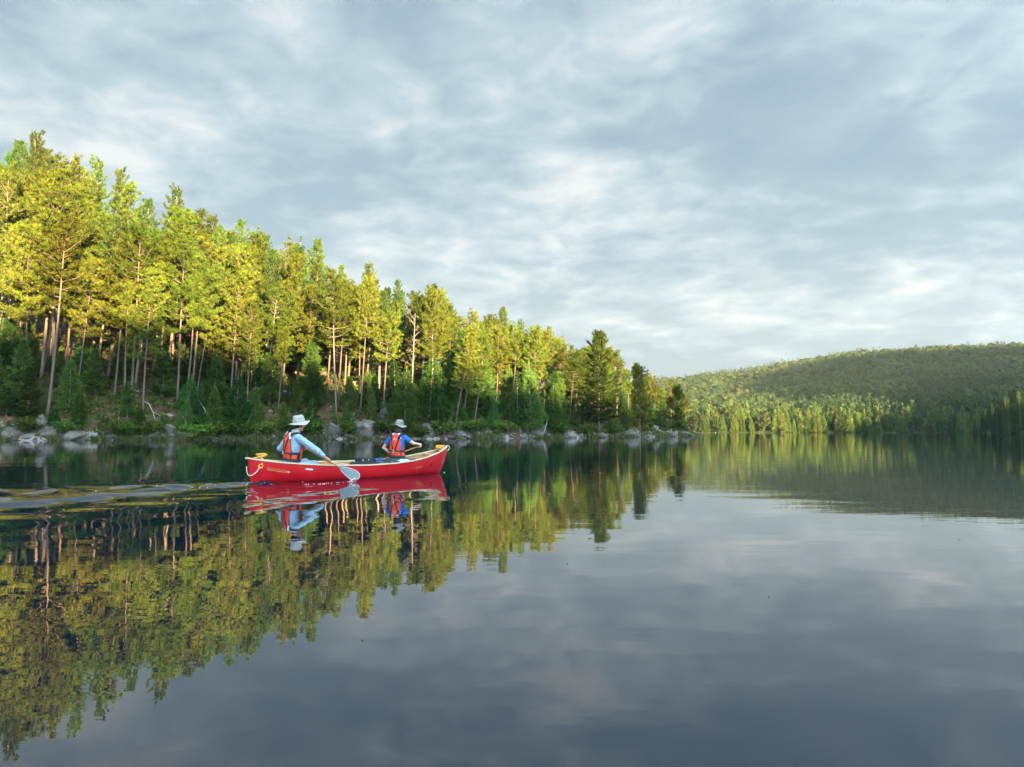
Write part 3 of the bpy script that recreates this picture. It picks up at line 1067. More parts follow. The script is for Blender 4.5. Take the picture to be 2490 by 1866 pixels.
# singled-out trees: (column, base row, top row, kind, variant, width, words)
SOLO = [(1455, 1043, 806, 'big', 0, 1.0), (985, 1040, 905, 'ced', 2, 1.1), (1292, 1046, 878, 'ced', 0, 0.95), (1610, 1047, 952, 'spr', 0, 1.0), (66, 1022, 893, 'low', 0, 1.15), (190, 1030, 942, 'ced', 1, 1.3),
        (340, 1040, 985, 'ced', 3, 1.5), (450, 1046, 962, 'ced', 2, 1.0), (520, 1046, 930, 'ced', 1, 1.2), (572, 1048, 905, 'ced', 0, 1.2), (622, 1045, 930, 'ced', 3, 1.1), (690, 1045, 975, 'ced', 1, 1.2), (760, 1042, 962, 'ced', 2, 1.1),
        (843, 1040, 975, 'ced', 3, 1.0), (902, 1030, 942, 'low', 1, 0.85), (1066, 1044, 965, 'ced', 0, 1.1), (1100, 1046, 985, 'low', 2, 1.0), (1200, 1046, 960, 'ced', 1, 1.1), (1345, 1044, 930, 'ced', 3, 1.15), (1395, 1046, 985, 'low', 1, 1.0),
        (1520, 1047, 950, 'spr', 1, 1.1), (1660, 1049, 985, 'ced', 1, 1.0), (1570, 1046, 960, 'spr', 2, 1.0), (130, 1035, 985, 'ced', 0, 1.3), (400, 1045, 1000, 'young', 0, 1.2), (15, 1012, 940, 'low', 2, 1.3), (255, 1040, 1000, 'young', 1, 1.2),
        (1001, 1005, 760, 'snag', 0, 1.0), (1240, 1043, 965, 'ced', 2, 0.9), (655, 985, 860, 'low', 0, 1.0), (760, 985, 830, 'low', 1, 1.1), (230, 965, 850, 'low', 2, 1.2), (395, 970, 840, 'low', 0, 1.2), (520, 960, 820, 'low', 1, 1.2),
        (1440, 1048, 1010, 'young', 0, 1.2), (1485, 1049, 1015, 'young', 1, 1.1), (1170, 1048, 1010, 'young', 0, 1.1), (815, 1048, 1010, 'young', 1, 1.1), (545, 1052, 1010, 'young', 0, 1.3)]
NMS = {'big': 'white_pine', 'ced': 'cedar_tree', 'spr': 'spruce_tree', 'low': 'white_pine', 'young': 'young_cedar', 'snag': 'forked_dead_pine'}
for bx, by, ty, kind, vi, wide in SOLO:
    x, y = find_on_bank(bx, by)
    g = ground_at(x, y)
    top = at(bx, y, py=ty).z
    plant(variant(kind, vi), NMS[kind], x, y, max(1.5, top - g), (random.uniform(-.03, .03), 0), rz=(2.4 if kind == 'big' else None), wide=wide, spec=(kind, 'shore'))

# the rest of the wood, row behind row
rsF = np.random.RandomState(77)
placed = [(r.location.x, r.location.y) for r, s, c in FOREST]
pool_px = rsF.uniform(-45, 1680, 14000)
pool_px = np.where(rsF.rand(14000) < 0.42, rsF.uniform(950, 1680, 14000), pool_px)
pool_y = np.where(pool_px < 1000, rsF.uniform(72, 118, 14000), rsF.uniform(88, 150, 14000))
pool_x = (pool_px - 1245) / FPX * pool_y
pool_d = shore_dist(pool_x, pool_y)
n_fill = 0
for px, x, y, t_in in zip(pool_px, pool_x, pool_y, pool_d):
    if n_fill >= 270:
        break
    if t_in < 2.5 or t_in > 36:
        continue
    if min((x - a) ** 2 + (y - b) ** 2 for a, b in placed) < (2.1 if t_in > 10 else 2.5) ** 2:
        continue
    g = ground_at(x, y)
    lim = at(px, y, py=sky_limit(px) + rsF.uniform(10, 70) * (1.0 if px < 1000 else 0.5)).z
    kind = rsF.choice(['red', 'red', 'red', 'white', 'white', 'slim', 'low', 'spr'] if t_in > 7 else ['red', 'low', 'slim', 'ced', 'spr', 'red'])
    h = lim - g
    if kind in ('low', 'spr', 'ced'):
        h = min(h, rsF.uniform(4.5, 9))
    elif kind == 'slim':
        h = min(h, rsF.uniform(9, 14))
    h = min(h, rsF.uniform(17, 24))
    if h < 3.5:
        continue
    placed.append((x, y))
    n_fill += 1
    plant(variant(kind), {'red': 'red_pine', 'white': 'white_pine', 'slim': 'slender_pine', 'low': 'white_pine', 'spr': 'spruce_tree', 'ced': 'cedar_tree'}[kind], x, y, h,
          (rsF.uniform(-.04, .10), rsF.uniform(-.04, .04)), wide=rsF.uniform(0.8, 1.3), spec=(kind, 'behind'))

# young trees filling in under the pines
n_fill = 0
for px, x, y, t_in in zip(pool_px[::-1], pool_x[::-1], pool_y[::-1], pool_d[::-1]):
    if n_fill >= 75:
        break
    if t_in < 2.0 or t_in > 14 or min((x - a) ** 2 + (y - b) ** 2 for a, b in placed) < 1.5 ** 2:
        continue
    g = ground_at(x, y)
    lim = at(px, y, py=sky_limit(px) + 60).z
    kind = rsF.choice(['low', 'low', 'ced', 'spr'])
    h = min(lim - g, rsF.uniform(3.0, 7.5))
    if h < 2.0:
        continue
    placed.append((x, y))
    n_fill += 1
    plant(variant(kind), {'low': 'white_pine', 'spr': 'spruce_tree', 'ced': 'cedar_tree'}[kind], x, y, h, (rsF.uniform(-.03, .05), 0), wide=rsF.uniform(1.0, 1.35), spec=(kind, 'understorey'))

# ------------------------------------------------------------------ the hill's woods and the far shore
import bmesh
_b = bmesh.new()
bmesh.ops.create_icosphere(_b, subdivisions=2, radius=1.0)
_b.verts.ensure_lookup_table()
ICO = (np.array([v.co[:] for v in _b.verts]), np.array([[v.index for v in f.verts] for f in _b.faces]))
_b.free()


def hill_woods():
    rs = np.random.RandomState(9)
    n = 24000
    y = FAR_Y + 26 + 560 * rs.rand(n) ** 0.85
    px = rs.uniform(1470, 2560, n)
    x = (px - 1245) / FPX * y
    keep = np.ones(n, bool)
    cell = {}
    for i in range(n):
        sp = 4.1 + 0.0025 * (y[i] - 350)
        k = (int(x[i] / sp), int(y[i] / sp))
        if k in cell:
            keep[i] = False
        cell[k] = 1
    x, y = x[keep], y[keep]
    z = hill_h(x, y)
    n = len(x)
    # broadleaf over most of the hill, conifer in belts and along the crest
    belt = fbm(x / 60, y / 34, 3, 51) + 0.12 * (rs.rand(n) - 0.5)
    con = (belt > 0.06) | (rs.rand(n) < 0.05) | ((y < FAR_Y + 55) & (rs.rand(n) < 0.6)) | ((y > FAR_Y + 520) & (rs.rand(n) < 0.22))
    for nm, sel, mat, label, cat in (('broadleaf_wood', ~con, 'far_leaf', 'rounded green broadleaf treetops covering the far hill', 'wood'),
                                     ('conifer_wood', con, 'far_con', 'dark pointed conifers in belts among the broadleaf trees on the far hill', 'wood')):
        X, Y, Z = x[sel], y[sel], z[sel]
        m = len(X)
        fol = Fol(12 if nm[0] == 'b' else 13)
        r = fol.r
        k = 24
        cr = (1.7 + 3.2 * r.rand(m) ** 1.8) * (1 if nm[0] == 'b' else 0.56)
        ht = r.uniform(6.5, 10.5, m) * (1 if nm[0] == 'b' else 1.25)
        d = r.normal(size=(m, k, 3)); d /= np.linalg.norm(d, axis=2, keepdims=True)
        d[:, :, 2] = np.abs(d[:, :, 2]) * 1.0 - 0.22
        tn = np.clip(np.repeat(r.rand(m)[:, None], k, 1) * 0.8 + 0.2 * r.rand(m, k), 0, 1)
        if nm[0] == 'b':
            # each crown a lumpy dome with ragged sprays on it
            base, faces = ICO
            nv = len(base)
            rv = r.uniform(0.78, 1.22, (m, nv))
            P = base[None] * rv[:, :, None] * np.stack([cr, cr, cr * 0.95], 1)[:, None, :]
            P = P + np.stack([X, Y, Z + ht * 0.55], 1)[:, None, :]
            T = P[:, faces]
            fol.T.append(T.reshape(-1, 3, 3))
            fol.tint.append(np.clip(np.repeat(tn[:, 0], len(faces)) + r.normal(size=m * len(faces)) * 0.07, 0, 1))
            kk = 10
            C = np.stack([X[:, None] + d[:, :kk, 0] * cr[:, None], Y[:, None] + d[:, :kk, 1] * cr[:, None], Z[:, None] + ht[:, None] * 0.55 + d[:, :kk, 2] * cr[:, None]], 2)
            fol.tufts(C.reshape(-1, 3), d[:, :kk].reshape(-1, 3) + np.array([0, 0, 0.3]), 1.3, 0.9, 3, 0.7, tn[:, :kk].reshape(-1))
        else:
            q = r.rand(m, k) ** 1.4
            C = np.stack([X[:, None] + d[:, :, 0] * cr[:, None] * (1 - q) * 1.3, Y[:, None] + d[:, :, 1] * cr[:, None] * (1 - q) * 1.3, Z[:, None] + ht[:, None] * (0.15 + 0.85 * q)], 2)
            fol.tufts(C.reshape(-1, 3), d.reshape(-1, 3) + np.array([0, 0, 0.3]), 1.25, 0.8, 4, 0.7, tn.reshape(-1))
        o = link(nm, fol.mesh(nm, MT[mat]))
        tag(o, label, cat, kind='stuff')


hill_woods()

V_FAR = [cone_tree(500 + i, 11.0, rb, 230, 'far_shore', (0.95, 0.42, 6, 0.8), -0.1, 0.02, pw, 0.3, 'bark_grey', 'far_conifer') for i, (rb, pw) in enumerate([(1.9, 0.8), (1.5, 0.9), (2.4, 0.65)])]
V_FARB = []
for i in range(2):
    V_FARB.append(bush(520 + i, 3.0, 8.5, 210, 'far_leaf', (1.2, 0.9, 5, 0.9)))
FARROW = []
rsS = np.random.RandomState(3)
px = 1640.0
while px < 2420:
    for row in range(2):
        p_ = px + rsS.uniform(-7, 7)
        y = FAR_Y + 7 + row * 11 + rsS.uniform(-2, 5)
        x = (p_ - 1245) / FPX * y
        sh = FAR_Y + 14 * float(fbm(np.array(x / 60), np.array(3.1), 3, 1))
        y = sh + 1.6 + row * 7 + rsS.uniform(0, 2.5)
        x = (p_ - 1245) / FPX * y
        leafy = rsS.rand() < 0.2
        v = V_FARB[rsS.randint(2)] if leafy else V_FAR[rsS.randint(3)]
        h = rsS.uniform(6.5, 11.5) * (0.8 if leafy else 1.0) + (2.5 if row else 0)
        z = float(hill_h(np.array(x), np.array(y)))
        r = empty('far_broadleaf_tree' if leafy else 'far_conifer', (x, y, z - 0.1))
        r.scale = (h / v.H * 1.05,) * 2 + (h / v.H,)
        for nm, me in (('trunk', v.trunk), ('crown', v.crown)):
            c = bpy.data.objects.new(nm, me)
            COL.objects.link(c); c.parent = r; c.rotation_euler = (0, 0, rsS.uniform(0, 6.28))
        FARROW.append((r, leafy, row, p_))
    px += rsS.uniform(11, 19)

RIGHTROW = []
for i, (p_, yy, h, kind) in enumerate([(2368, 268, 5.0, 'spr'), (2388, 262, 7.5, 'spr'), (2405, 266, 9.5, 'white'), (2422, 258, 10.5, 'spr'), (2437, 262, 12.0, 'white'), (2452, 256, 12.5, 'spr'), (2466, 260, 14.5, 'white'), (2480, 254, 15.5, 'spr'),
                                       (2496, 256, 17.0, 'white'), (2512, 258, 17.5, 'spr'), (2412, 276, 11.0, 'spr'), (2444, 278, 13.0, 'spr'), (2470, 282, 14.5, 'spr'), (2395, 280, 8.5, 'spr')]):
    x = (p_ - 1245) / FPX * yy
    z = float(rpoint_h(np.array(x), np.array(yy)))
    z = max(z, 0.1)
    RIGHTROW.append((plant(variant('spr' if kind == 'spr' else 'white', i), 'spruce_tree' if kind == 'spr' else 'white_pine', x, yy, h, z=z, wide=1.25, spec=None), kind, p_))
FOREST[:] = [f for f in FOREST if f[1] is not None]

# ------------------------------------------------------------------ rocks, shrubs and litter on the shore
def rock_mesh(seed, n=3, flat=0.7, ang=1.0):
    import bmesh
    bm = bmesh.new()
    bmesh.ops.create_icosphere(bm, subdivisions=n, radius=1.0)
    rs = np.random.RandomState(seed)
    planes = []
    for k in range(int(11 * ang) + 5):
        d = rs.normal(size=3); d /= np.linalg.norm(d)
        planes.append((Vector(d), rs.uniform(0.50, 0.90)))
    off = Vector(rs.uniform(-50, 50, 3))
    for v in bm.verts:
        p = v.co.copy()
        for d, c in planes:
            e = p.dot(d) - c
            if e > 0:
                p -= d * e * 0.92
        p *= 1 + 0.10 * mnoise.noise(p * 1.7 + off) + 0.05 * mnoise.noise(p * 4.5 + off)
        v.co = Vector((p.x, p.y, p.z * flat))
    me = bpy.data.meshes.new('boulder')
    bm.to_mesh(me); bm.free()
    return me


rsR = np.random.RandomState(55)


def put_rock(name, pxa, pxb, pya, pyb, seed, mat, label, flat=0.75, Y=None, group=None):
    """A rock filling columns pxa..pxb and rows pya..pyb as it lies on the bank."""
    cx = (pxa + pxb) / 2
    if Y is None:
        x, y = find_on_bank(cx, min(pyb - 2, 1064))
    else:
        x, y = at(cx, Y, z=0).x, Y
    w = (pxb - pxa) / FPX * y
    h = (pyb - pya) / FPX * y
    me = rock_mesh(seed, 3, 1.0)
    co = np.array([v.co for v in me.vertices])
    ex = co[:, 0].max() - co[:, 0].min(); ez = co[:, 2].max() - co[:, 2].min()
    zb = at(cx, y, py=pyb).z
    o = link(name, me, mat)
    o.location = (x, y + w * 0.30, zb + h * 0.22)
    o.scale = (w / ex * 1.12, w / ex * 1.35, h / ez * 1.15)
    o.rotation_euler = (R(24), R(rsR.uniform(-16, 16)), 0)
    tag(o, label, 'rock', group)
    return o


ROCKS = [(-6, 52, 1014, 1074, 'rock_pale', 'large pale cracked boulder at the waterline at the left edge of the photo'),
         (70, 108, 998, 1040, 'rock_pale', 'upright pale slab of rock above the waterline beside the leaning pine'),
         (104, 152, 1020, 1050, 'rock_pale', 'pale rock ledge at the foot of the strongly leaning pine'),
         (140, 202, 1028, 1064, 'rock_pale', 'wide pale rock ledge just above the water on the left shore'),
         (95, 150, 1050, 1073, 'rock_dark', 'low dark wet rock under the pale ledge on the left shore'),
         (217, 262, 1040, 1074, 'rock_pale', 'rounded pale boulder standing in the water on the left shore'),
         (262, 290, 1052, 1070, 'rock_dark', 'small dark rock at the waterline right of the rounded boulder'),
         (336, 382, 1044, 1066, 'rock', 'low grey slab under the cedar left of the lime green shrub'),
         (396, 424, 1020, 1060, 'rock_pale', 'narrow pale rock rising above the slab left of the lime green shrub'),
         (424, 466, 1042, 1072, 'rock', 'grey boulder in the water below the lime green shrub'),
         (500, 540, 1052, 1070, 'rock_dark', 'dark waterline rock left of the canoe stern'),
         (655, 690, 1030, 1052, 'rock', 'grey rock in the brush left of the man in the hat'),
         (776, 828, 1016, 1060, 'rock', 'grey rock ledge on the bank behind the right shoulder of the man'),
         (852, 922, 1004, 1060, 'rock_pale', 'broad pale bare rock slab between the two paddlers'),
         (905, 945, 985, 1016, 'rock', 'grey rock outcrop high on the bank left of the hat of the woman'),
         (1010, 1055, 1030, 1058, 'rock', 'grey broken rock on the bank right of the woman'),
         (1100, 1130, 1038, 1060, 'rock', 'grey rock beside the driftwood log'),
         (1195, 1230, 1050, 1068, 'rock_dark', 'dark low rock at the waterline right of the driftwood log'),
         (1243, 1285, 1052, 1068, 'rock', 'grey waterline rock left of the undercut boulder'),
         (1290, 1326, 1030, 1064, 'rock_pale', 'undercut boulder at the waterline below the tall cedar'),
         (1365, 1400, 1053, 1066, 'rock', 'flat grey rock at the waterline left of the layered white pine'),
         (1448, 1482, 1054, 1066, 'rock', 'grey rock at the waterline under the layered white pine'),
         (1510, 1552, 1040, 1062, 'rock_pale', 'flat rock at the waterline right of the layered white pine'),
         (1575, 1602, 1026, 1044, 'rock', 'sloping grey slab above the shore left of the dark spruce'),
         (1618, 1652, 1044, 1061, 'rock', 'jagged grey rock on the rocky point right of the dark spruce'),
         (1650, 1690, 1050, 1062, 'rock', 'last low grey rock at the tip of the rocky point')]
for i, (a, b, c, d, m_, lab) in enumerate(ROCKS):
    put_rock('boulder', a, b, c, d, 900 + i, MT[{'rock_pale': 'rock', 'rock': 'rock_dark'}.get(m_, m_) if a > 1000 else m_], lab)

# small stones all along the water's edge
def shore_stones():
    rs = np.random.RandomState(21)
    T = [rock_mesh(950 + i, 1, 0.7) for i in range(4)]
    Vs, Fs, n0 = [], [], 0
    tv = [(np.array([v.co for v in t.vertices]), np.array([list(p.vertices) for p in t.polygons])) for t in T]
    seg = SH[3:22]
    L = np.r_[0, np.cumsum(np.hypot(*np.diff(seg, axis=0).T))]
    for k in range(900):
        s = rs.uniform(0, L[-1])
        x = np.interp(s, L, seg[:, 0]); y = np.interp(s, L, seg[:, 1])
        x += rs.normal() * 0.8; y += rs.normal() * 0.8 + 0.2
        z = float(bank_h(np.array(x), np.array(y)))
        if z < -0.35 or z > 2.2:
            continue
        r = 0.10 + 0.34 * rs.rand() ** 2.2
        v, f = tv[rs.randint(4)]
        a = rs.uniform(0, 6.28)
        q = np.stack([v[:, 0] * math.cos(a) - v[:, 1] * math.sin(a), v[:, 0] * math.sin(a) + v[:, 1] * math.cos(a), v[:, 2]], 1) * r
        Vs.append(q + np.array([x, y, max(z, -0.05) + r * 0.25])); Fs.append(f + n0); n0 += len(v)
    me = new_mesh('shore_stones', np.vstack(Vs), np.vstack(Fs))
    o = link('shore_stones', me, MT['rock_dark'])
    tag(o, 'small grey stones scattered along the wooded left shoreline', 'stones', kind='stuff')
    for t in T:
        bpy.data.meshes.remove(t)


shore_stones()


def undergrowth():
    rs = np.random.RandomState(31)
    fol, gr = Fol(32), Fol(33)
    n = 26000
    px = rs.uniform(-30, 1690, n)
    ys = rs.uniform(68, 150, n)
    xs = (px - 1245) / FPX * ys
    d = shore_dist(xs, ys)
    ok = (d > 0.2) & (d < 26)
    xs, ys, d = xs[ok], ys[ok], d[ok]
    z = bank_h(xs, ys)
    dens = fbm(xs / 4.0, ys / 4.0, 3, 61)
    ok = (z > 0.15) & (dens > 0.0 - 0.06 * (d < 3))
    C = np.stack([xs, ys, z + 0.08], 1)[ok]
    h = rs.uniform(0.15, 0.75, len(C))
    C[:, 2] += h * 0.5
    fol.tufts(C, np.stack([rs.normal(size=len(C)) * .4, rs.normal(size=len(C)) * .4, 1 + 0 * h], 1), 0.42, 0.16, 6, 0.9)
    o = link('undergrowth', fol.mesh('undergrowth', MT['under']))
    tag(o, 'low brush, ferns and seedlings covering the wooded bank', 'undergrowth', kind='stuff')
    # sedge along the waterline
    seg = SH[3:22]
    L = np.r_[0, np.cumsum(np.hypot(*np.diff(seg, axis=0).T))]
    s = rs.uniform(0, L[-1], 9000)
    s = s[vn(s / 3.1, s * 0, 71) > 0.42]
    x = np.interp(s, L, seg[:, 0]) + rs.normal(size=len(s)) * 0.35
    y = np.interp(s, L, seg[:, 1]) + rs.normal(size=len(s)) * 0.35
    zz = bank_h(x, y)
    ok = (zz > -0.3) & (zz < 0.9)
    C = np.stack([x, y, np.maximum(zz, -0.02)], 1)[ok]
    gr.tufts(C, np.tile([0, 0, 1.0], (len(C), 1)), 0.50, 0.05, 6, 0.45)
    o = link('shore_grass', gr.mesh('shore_grass', MT['reed']))
    tag(o, 'thin green and straw sedge along the edge of the water', 'grass', kind='stuff')


undergrowth()

# shrubs by the water: (column, base row, height in rows, kind, label)
SHRUBS = [(163, 1056, 34, 'bush', 'dark green shrub hanging over the wide pale ledge'), (285, 1058, 40, 'bush', 'round shrub above the small dark waterline rock'), (310, 1064, 34, 'bush', 'low shrub at the waterline left of the low grey slab'),
          (374, 1058, 36, 'bush', 'shrub between the cedar and the narrow pale rock'), (474, 1064, 38, 'lime', 'bright lime green shrub leaning over the water left of the canoe'), (505, 1050, 40, 'bush', 'shrub directly right of the lime green shrub'),
          (535, 1060, 34, 'bush', 'low shrub at the waterline behind the canoe stern'), (590, 1062, 36, 'bush', 'shrub at the waterline above the yellow stern rope'), (640, 1060, 40, 'bush', 'shrub at the waterline left of the man in the hat'),
          (770, 1060, 36, 'bush', 'shrub at the waterline right of the face of the man'), (838, 1058, 34, 'bush', 'shrub at the left edge of the broad pale slab'), (930, 1056, 34, 'bush', 'shrub at the right edge of the broad pale slab'),
          (1020, 1062, 26, 'bush', 'low shrub at the waterline above the hands of the woman'), (1085, 1058, 34, 'bush', 'shrub at the waterline above the canoe bow'), (1140, 1052, 30, 'bush', 'shrub just behind the driftwood log'),
          (1225, 1056, 34, 'bush', 'shrub at the waterline left of the tall cedar'), (1350, 1056, 34, 'bush', 'shrub right of the undercut boulder'), (1415, 1058, 30, 'bush', 'shrub at the waterline left of the layered white pine'),
          (1495, 1057, 26, 'bush', 'shrub at the waterline right of the layered white pine'), (1548, 1056, 24, 'bush', 'shrub above the flat rock near the point'), (1638, 1052, 24, 'bush', 'shrub on the rocky point right of the dark spruce'),
          (60, 1050, 36, 'bush', 'shrub between the large cracked boulder and the upright slab'), (20, 990, 40, 'bush', 'shrub on the bank above the large cracked boulder'), (720, 1055, 40, 'bush', 'shrub directly behind the head of the man'), (960, 1060, 40, 'bush', 'shrub directly behind the head of the woman')]
for i, (bx, by, hr, kind, lab) in enumerate(SHRUBS):
    x, y = find_on_bank(bx, min(by, 1062))
    h = hr / FPX * y
    r = plant(variant(kind, i), 'shrub', x, y, h * 1.15, wide=random.uniform(1.0, 1.3), spec=None)
    tag(r, lab, 'shrub', 'shrubs along the waterline')
FOREST[:] = [f for f in FOREST if f[1] is not None]


def driftwood(name, pts, rad, label, forks=()):
    mb = MB()
    mb.tube(pts, rad, 8)
    o = mb.build(name, MT['dead_wood'])
    for f, rf in forks:
        m2 = MB()
        m2.tube(f, rf, 6)
        m2.build('branch_stub', MT['dead_wood'], o)
    return tag(o, label, 'log')


w = lambda px, Y, z: tuple(at(px, Y, z=z))
driftwood('driftwood_log', [w(1193, 90.3, 1.35), w(1188, 90.0, 0.75), w(1172, 89.6, 0.38), w(1150, 89.2, 0.25), w(1118, 88.4, 0.10), w(1095, 88.0, 0.0)], [0.05, 0.13, 0.19, 0.21, 0.2, 0.15],
          'bleached curved driftwood log lying at the water behind the canoe bow', [([w(1150, 89.2, 0.3), w(1143, 88.9, 0.8), w(1139, 88.7, 1.1)], [0.07, 0.045, 0.02])])
driftwood('fallen_trunk', [w(1318, 93.6, 0.15), w(1326, 94.0, 1.3), w(1331, 94.6, 2.4)], [0.09, 0.07, 0.03], 'thin bleached dead stem leaning over the undercut boulder')
driftwood('dead_branch', [w(351, 77.6, 4.2), w(362, 77.2, 3.9), w(372, 77.0, 3.0), w(377, 77.0, 2.2), w(374, 76.9, 1.5)], [0.05, 0.045, 0.035, 0.03, 0.012],
          'forked bleached dead branch hanging by the waterline trees on the left', [([w(372, 77.0, 3.0), w(386, 76.8, 2.7), w(396, 76.7, 2.5)], [0.03, 0.02, 0.01])])
driftwood('dead_branch', [w(484, 79.5, 4.4), w(497, 79.0, 3.4), w(508, 78.8, 2.2)], [0.045, 0.03, 0.012], 'bare grey dead branch slanting down right of the trunk cluster')

# ------------------------------------------------------------------ the canoe
MT['red'] = pmat('red_gelcoat', (0.60, 0.012, 0.020), 0.30, 0.10, 6.0, 0.0008, 45, coat=0.25)
MT['lining'] = pmat('tan_hull_lining', (0.52, 0.27, 0.10), 0.55, 0.16, 9.0, 0.0006, 60)
MT['ash'] = pmat('oiled_ash', (0.68, 0.54, 0.37), 0.45, 0.10, 18.0)
MT['ash2'] = pmat('varnished_wood', (0.52, 0.24, 0.095), 0.38, 0.22, 22.0)
MT['web'] = pmat('black_webbing', (0.014, 0.014, 0.016), 0.75, 0.25, 80.0, 0.0015, 200)
MT['gold'] = pmat('gold_lettering', (0.62, 0.36, 0.09), 0.5, 0.1)
MT['white'] = pmat('white_plastic', (0.80, 0.80, 0.77), 0.5, 0.05)
MT['yrope'] = pmat('yellow_rope', (0.80, 0.43, 0.07), 0.8, 0.2, 90.0, 0.002, 220)
MT['wrope'] = pmat('white_rope', (0.78, 0.74, 0.66), 0.8, 0.12, 90.0, 0.002, 220)
MT['orange'] = pmat('orange_nylon', (0.72, 0.055, 0.020), 0.62, 0.10, 26.0, 0.004, 30)
MT['denim'] = pmat('pale_blue_cotton', (0.30, 0.44, 0.57), 0.9, 0.12, 14.0, 0.012, 16)
MT['blue'] = pmat('royal_blue_jersey', (0.020, 0.13, 0.50), 0.8, 0.16, 18.0, 0.008, 22)
MT['grey_pants'] = pmat('grey_cotton', (0.085, 0.10, 0.12), 0.9, 0.25, 22.0, 0.008, 24)
MT['tan_pants'] = pmat('faded_blue_trousers', (0.28, 0.40, 0.52), 0.9, 0.15, 18.0, 0.008, 24)
MT['skin_m'] = pmat('skin_tanned', (0.52, 0.27, 0.18), 0.5, 0.08, 20.0)
MT['skin_f'] = pmat('skin_fair', (0.72, 0.47, 0.36), 0.5, 0.06, 20.0)
MT['hat_m'] = pmat('pale_canvas', (0.42, 0.415, 0.38), 0.92, 0.10, 30.0, 0.004, 40)
MT['hat_f'] = pmat('washed_grey_canvas', (0.27, 0.265, 0.245), 0.92, 0.28, 34.0, 0.005, 40)
MT['hair_m'] = pmat('dark_brown_hair', (0.030, 0.020, 0.015), 0.6, 0.4, 120.0, 0.004, 150)
MT['hair_f'] = pmat('black_brown_hair', (0.022, 0.013, 0.012), 0.5, 0.4, 120.0, 0.004, 150)
MT['blade'] = pmat('grey_blade', (0.17, 0.205, 0.225), 0.42, 0.10, 30.0)
MT['pack'] = pmat('black_pack_cloth', (0.012, 0.014, 0.020), 0.7, 0.3, 30.0, 0.01, 24)
MT['slate'] = pmat('slate_blue_dry_bag', (0.055, 0.075, 0.105), 0.5, 0.25, 14.0, 0.012, 14)
MT['bluecloth'] = pmat('blue_cloth', (0.02, 0.12, 0.42), 0.8, 0.2)
MT['map'] = pmat('map_paper', (0.70, 0.76, 0.70), 0.6, 0.14, 24.0, col2=(0.45, 0.62, 0.48))
MT['logo'] = pmat('grey_blue_badge', (0.30, 0.37, 0.43), 0.5, 0.1)
MT['eye'] = pmat('dark_eye', (0.02, 0.015, 0.012), 0.2, 0.05)
MT['foam'] = pmat('water_foam', (0.80, 0.84, 0.86), 0.15, 0.04, spec=0.6)

def hull_mat():
    m, n, l = mat_new('red_hull_paint')
    out = n.new('ShaderNodeOutputMaterial')
    p = n.new('ShaderNodeBsdfPrincipled')
    l.new(p.outputs[0], out.inputs[0])
    tc = n.new('ShaderNodeTexCoord')
    def nz(sc_, detail=4.0, rot=(0, 0, 0)):
        mp = n.new('ShaderNodeMapping')
        mp.inputs['Scale'].default_value = sc_
        mp.inputs['Rotation'].default_value = rot
        l.new(tc.outputs['Object'], mp.inputs[0])
        q = N(n, 'ShaderNodeTexNoise', i_Scale=1.0, i_Detail=detail, i_Roughness=0.65)
        l.new(mp.outputs[0], q.inputs['Vector'])
        return q.outputs[0]
    c = ramp(n, l, nz((5, 5, 7)), [(0.3, (0.47, 0.004, 0.012)), (0.7, (0.62, 0.007, 0.013))])
    scr = M(n, l, 'MULTIPLY', ramp(n, l, nz((1.6, 6, 95), 5.0, (0, R(4), 0)), [(0.62, (0, 0, 0)), (0.70, (1, 1, 1))]), ramp(n, l, nz((1.2, 2, 3)), [(0.45, (0, 0, 0)), (0.65, (0.55,) * 3)]))
    c = mixc(n, l, scr, c, (0.66, 0.20, 0.18))
    sp = n.new('ShaderNodeSeparateXYZ')
    l.new(tc.outputs['Object'], sp.inputs[0])
    scum = M(n, l, 'SUBTRACT', 1.0, M(n, l, 'MULTIPLY', sp.outputs[2], 14.0), clamp=True)
    c = mixc(n, l, M(n, l, 'MULTIPLY', scum, 0.5), c, (0.16, 0.015, 0.014))
    l.new(c, p.inputs['Base Color'])
    l.new(M(n, l, 'ADD', 0.16, M(n, l, 'MULTIPLY', nz((3, 3, 6)), 0.35)), p.inputs['Roughness'])
    p.inputs['Coat Weight'].default_value = 0.08
    bp = N(n, 'ShaderNodeBump', i_Strength=1.0, i_Distance=0.006)
    l.new(nz((2.2, 2.2, 3.0), 2.0), bp.inputs['Height'])
    l.new(bp.outputs[0], p.inputs['Normal'])
    return m


MT['red'] = hull_mat()
HEEL = R(3.5)
CANM = Matrix.Translation((CAN_C[0], CAN_C[1], 0)) @ Matrix.Rotation(CAN_A, 4, 'Z') @ Matrix.Rotation(HEEL, 4, 'X')


def aboard(name, origin):
    """An Empty standing in the canoe; children are drawn in canoe coordinates."""
    o = empty(name)
    o.matrix_world = CANM @ Matrix.Translation(origin)
    o['_o'] = list(origin)
    return o


def part(root, mb, name, mat, smooth=True, parent=None):
    me = mb if isinstance(mb, bpy.types.Mesh) else mb.mesh(name, smooth)
    if len(me.materials) == 0:
        me.materials.append(mat)
    o = link(name, me, None, parent or root)
    if parent is None:
        o.location = -Vector(root['_o'])
    return o


def gun(a):
    return float(np.interp(a, [-2.37, -2.12, -1.75, -1.35, -0.8, 0, 0.7, 1.2, 1.58, 1.95, 2.25, 2.44], [0.465, 0.425, 0.382, 0.352, 0.318, 0.30, 0.312, 0.345, 0.392, 0.462, 0.535, 0.60]))


def beam(a):
    s = min(1, abs(a - 0.035) / 2.405)
    return max(0.010, 0.445 * (1 - s ** 2.05) ** 0.82)


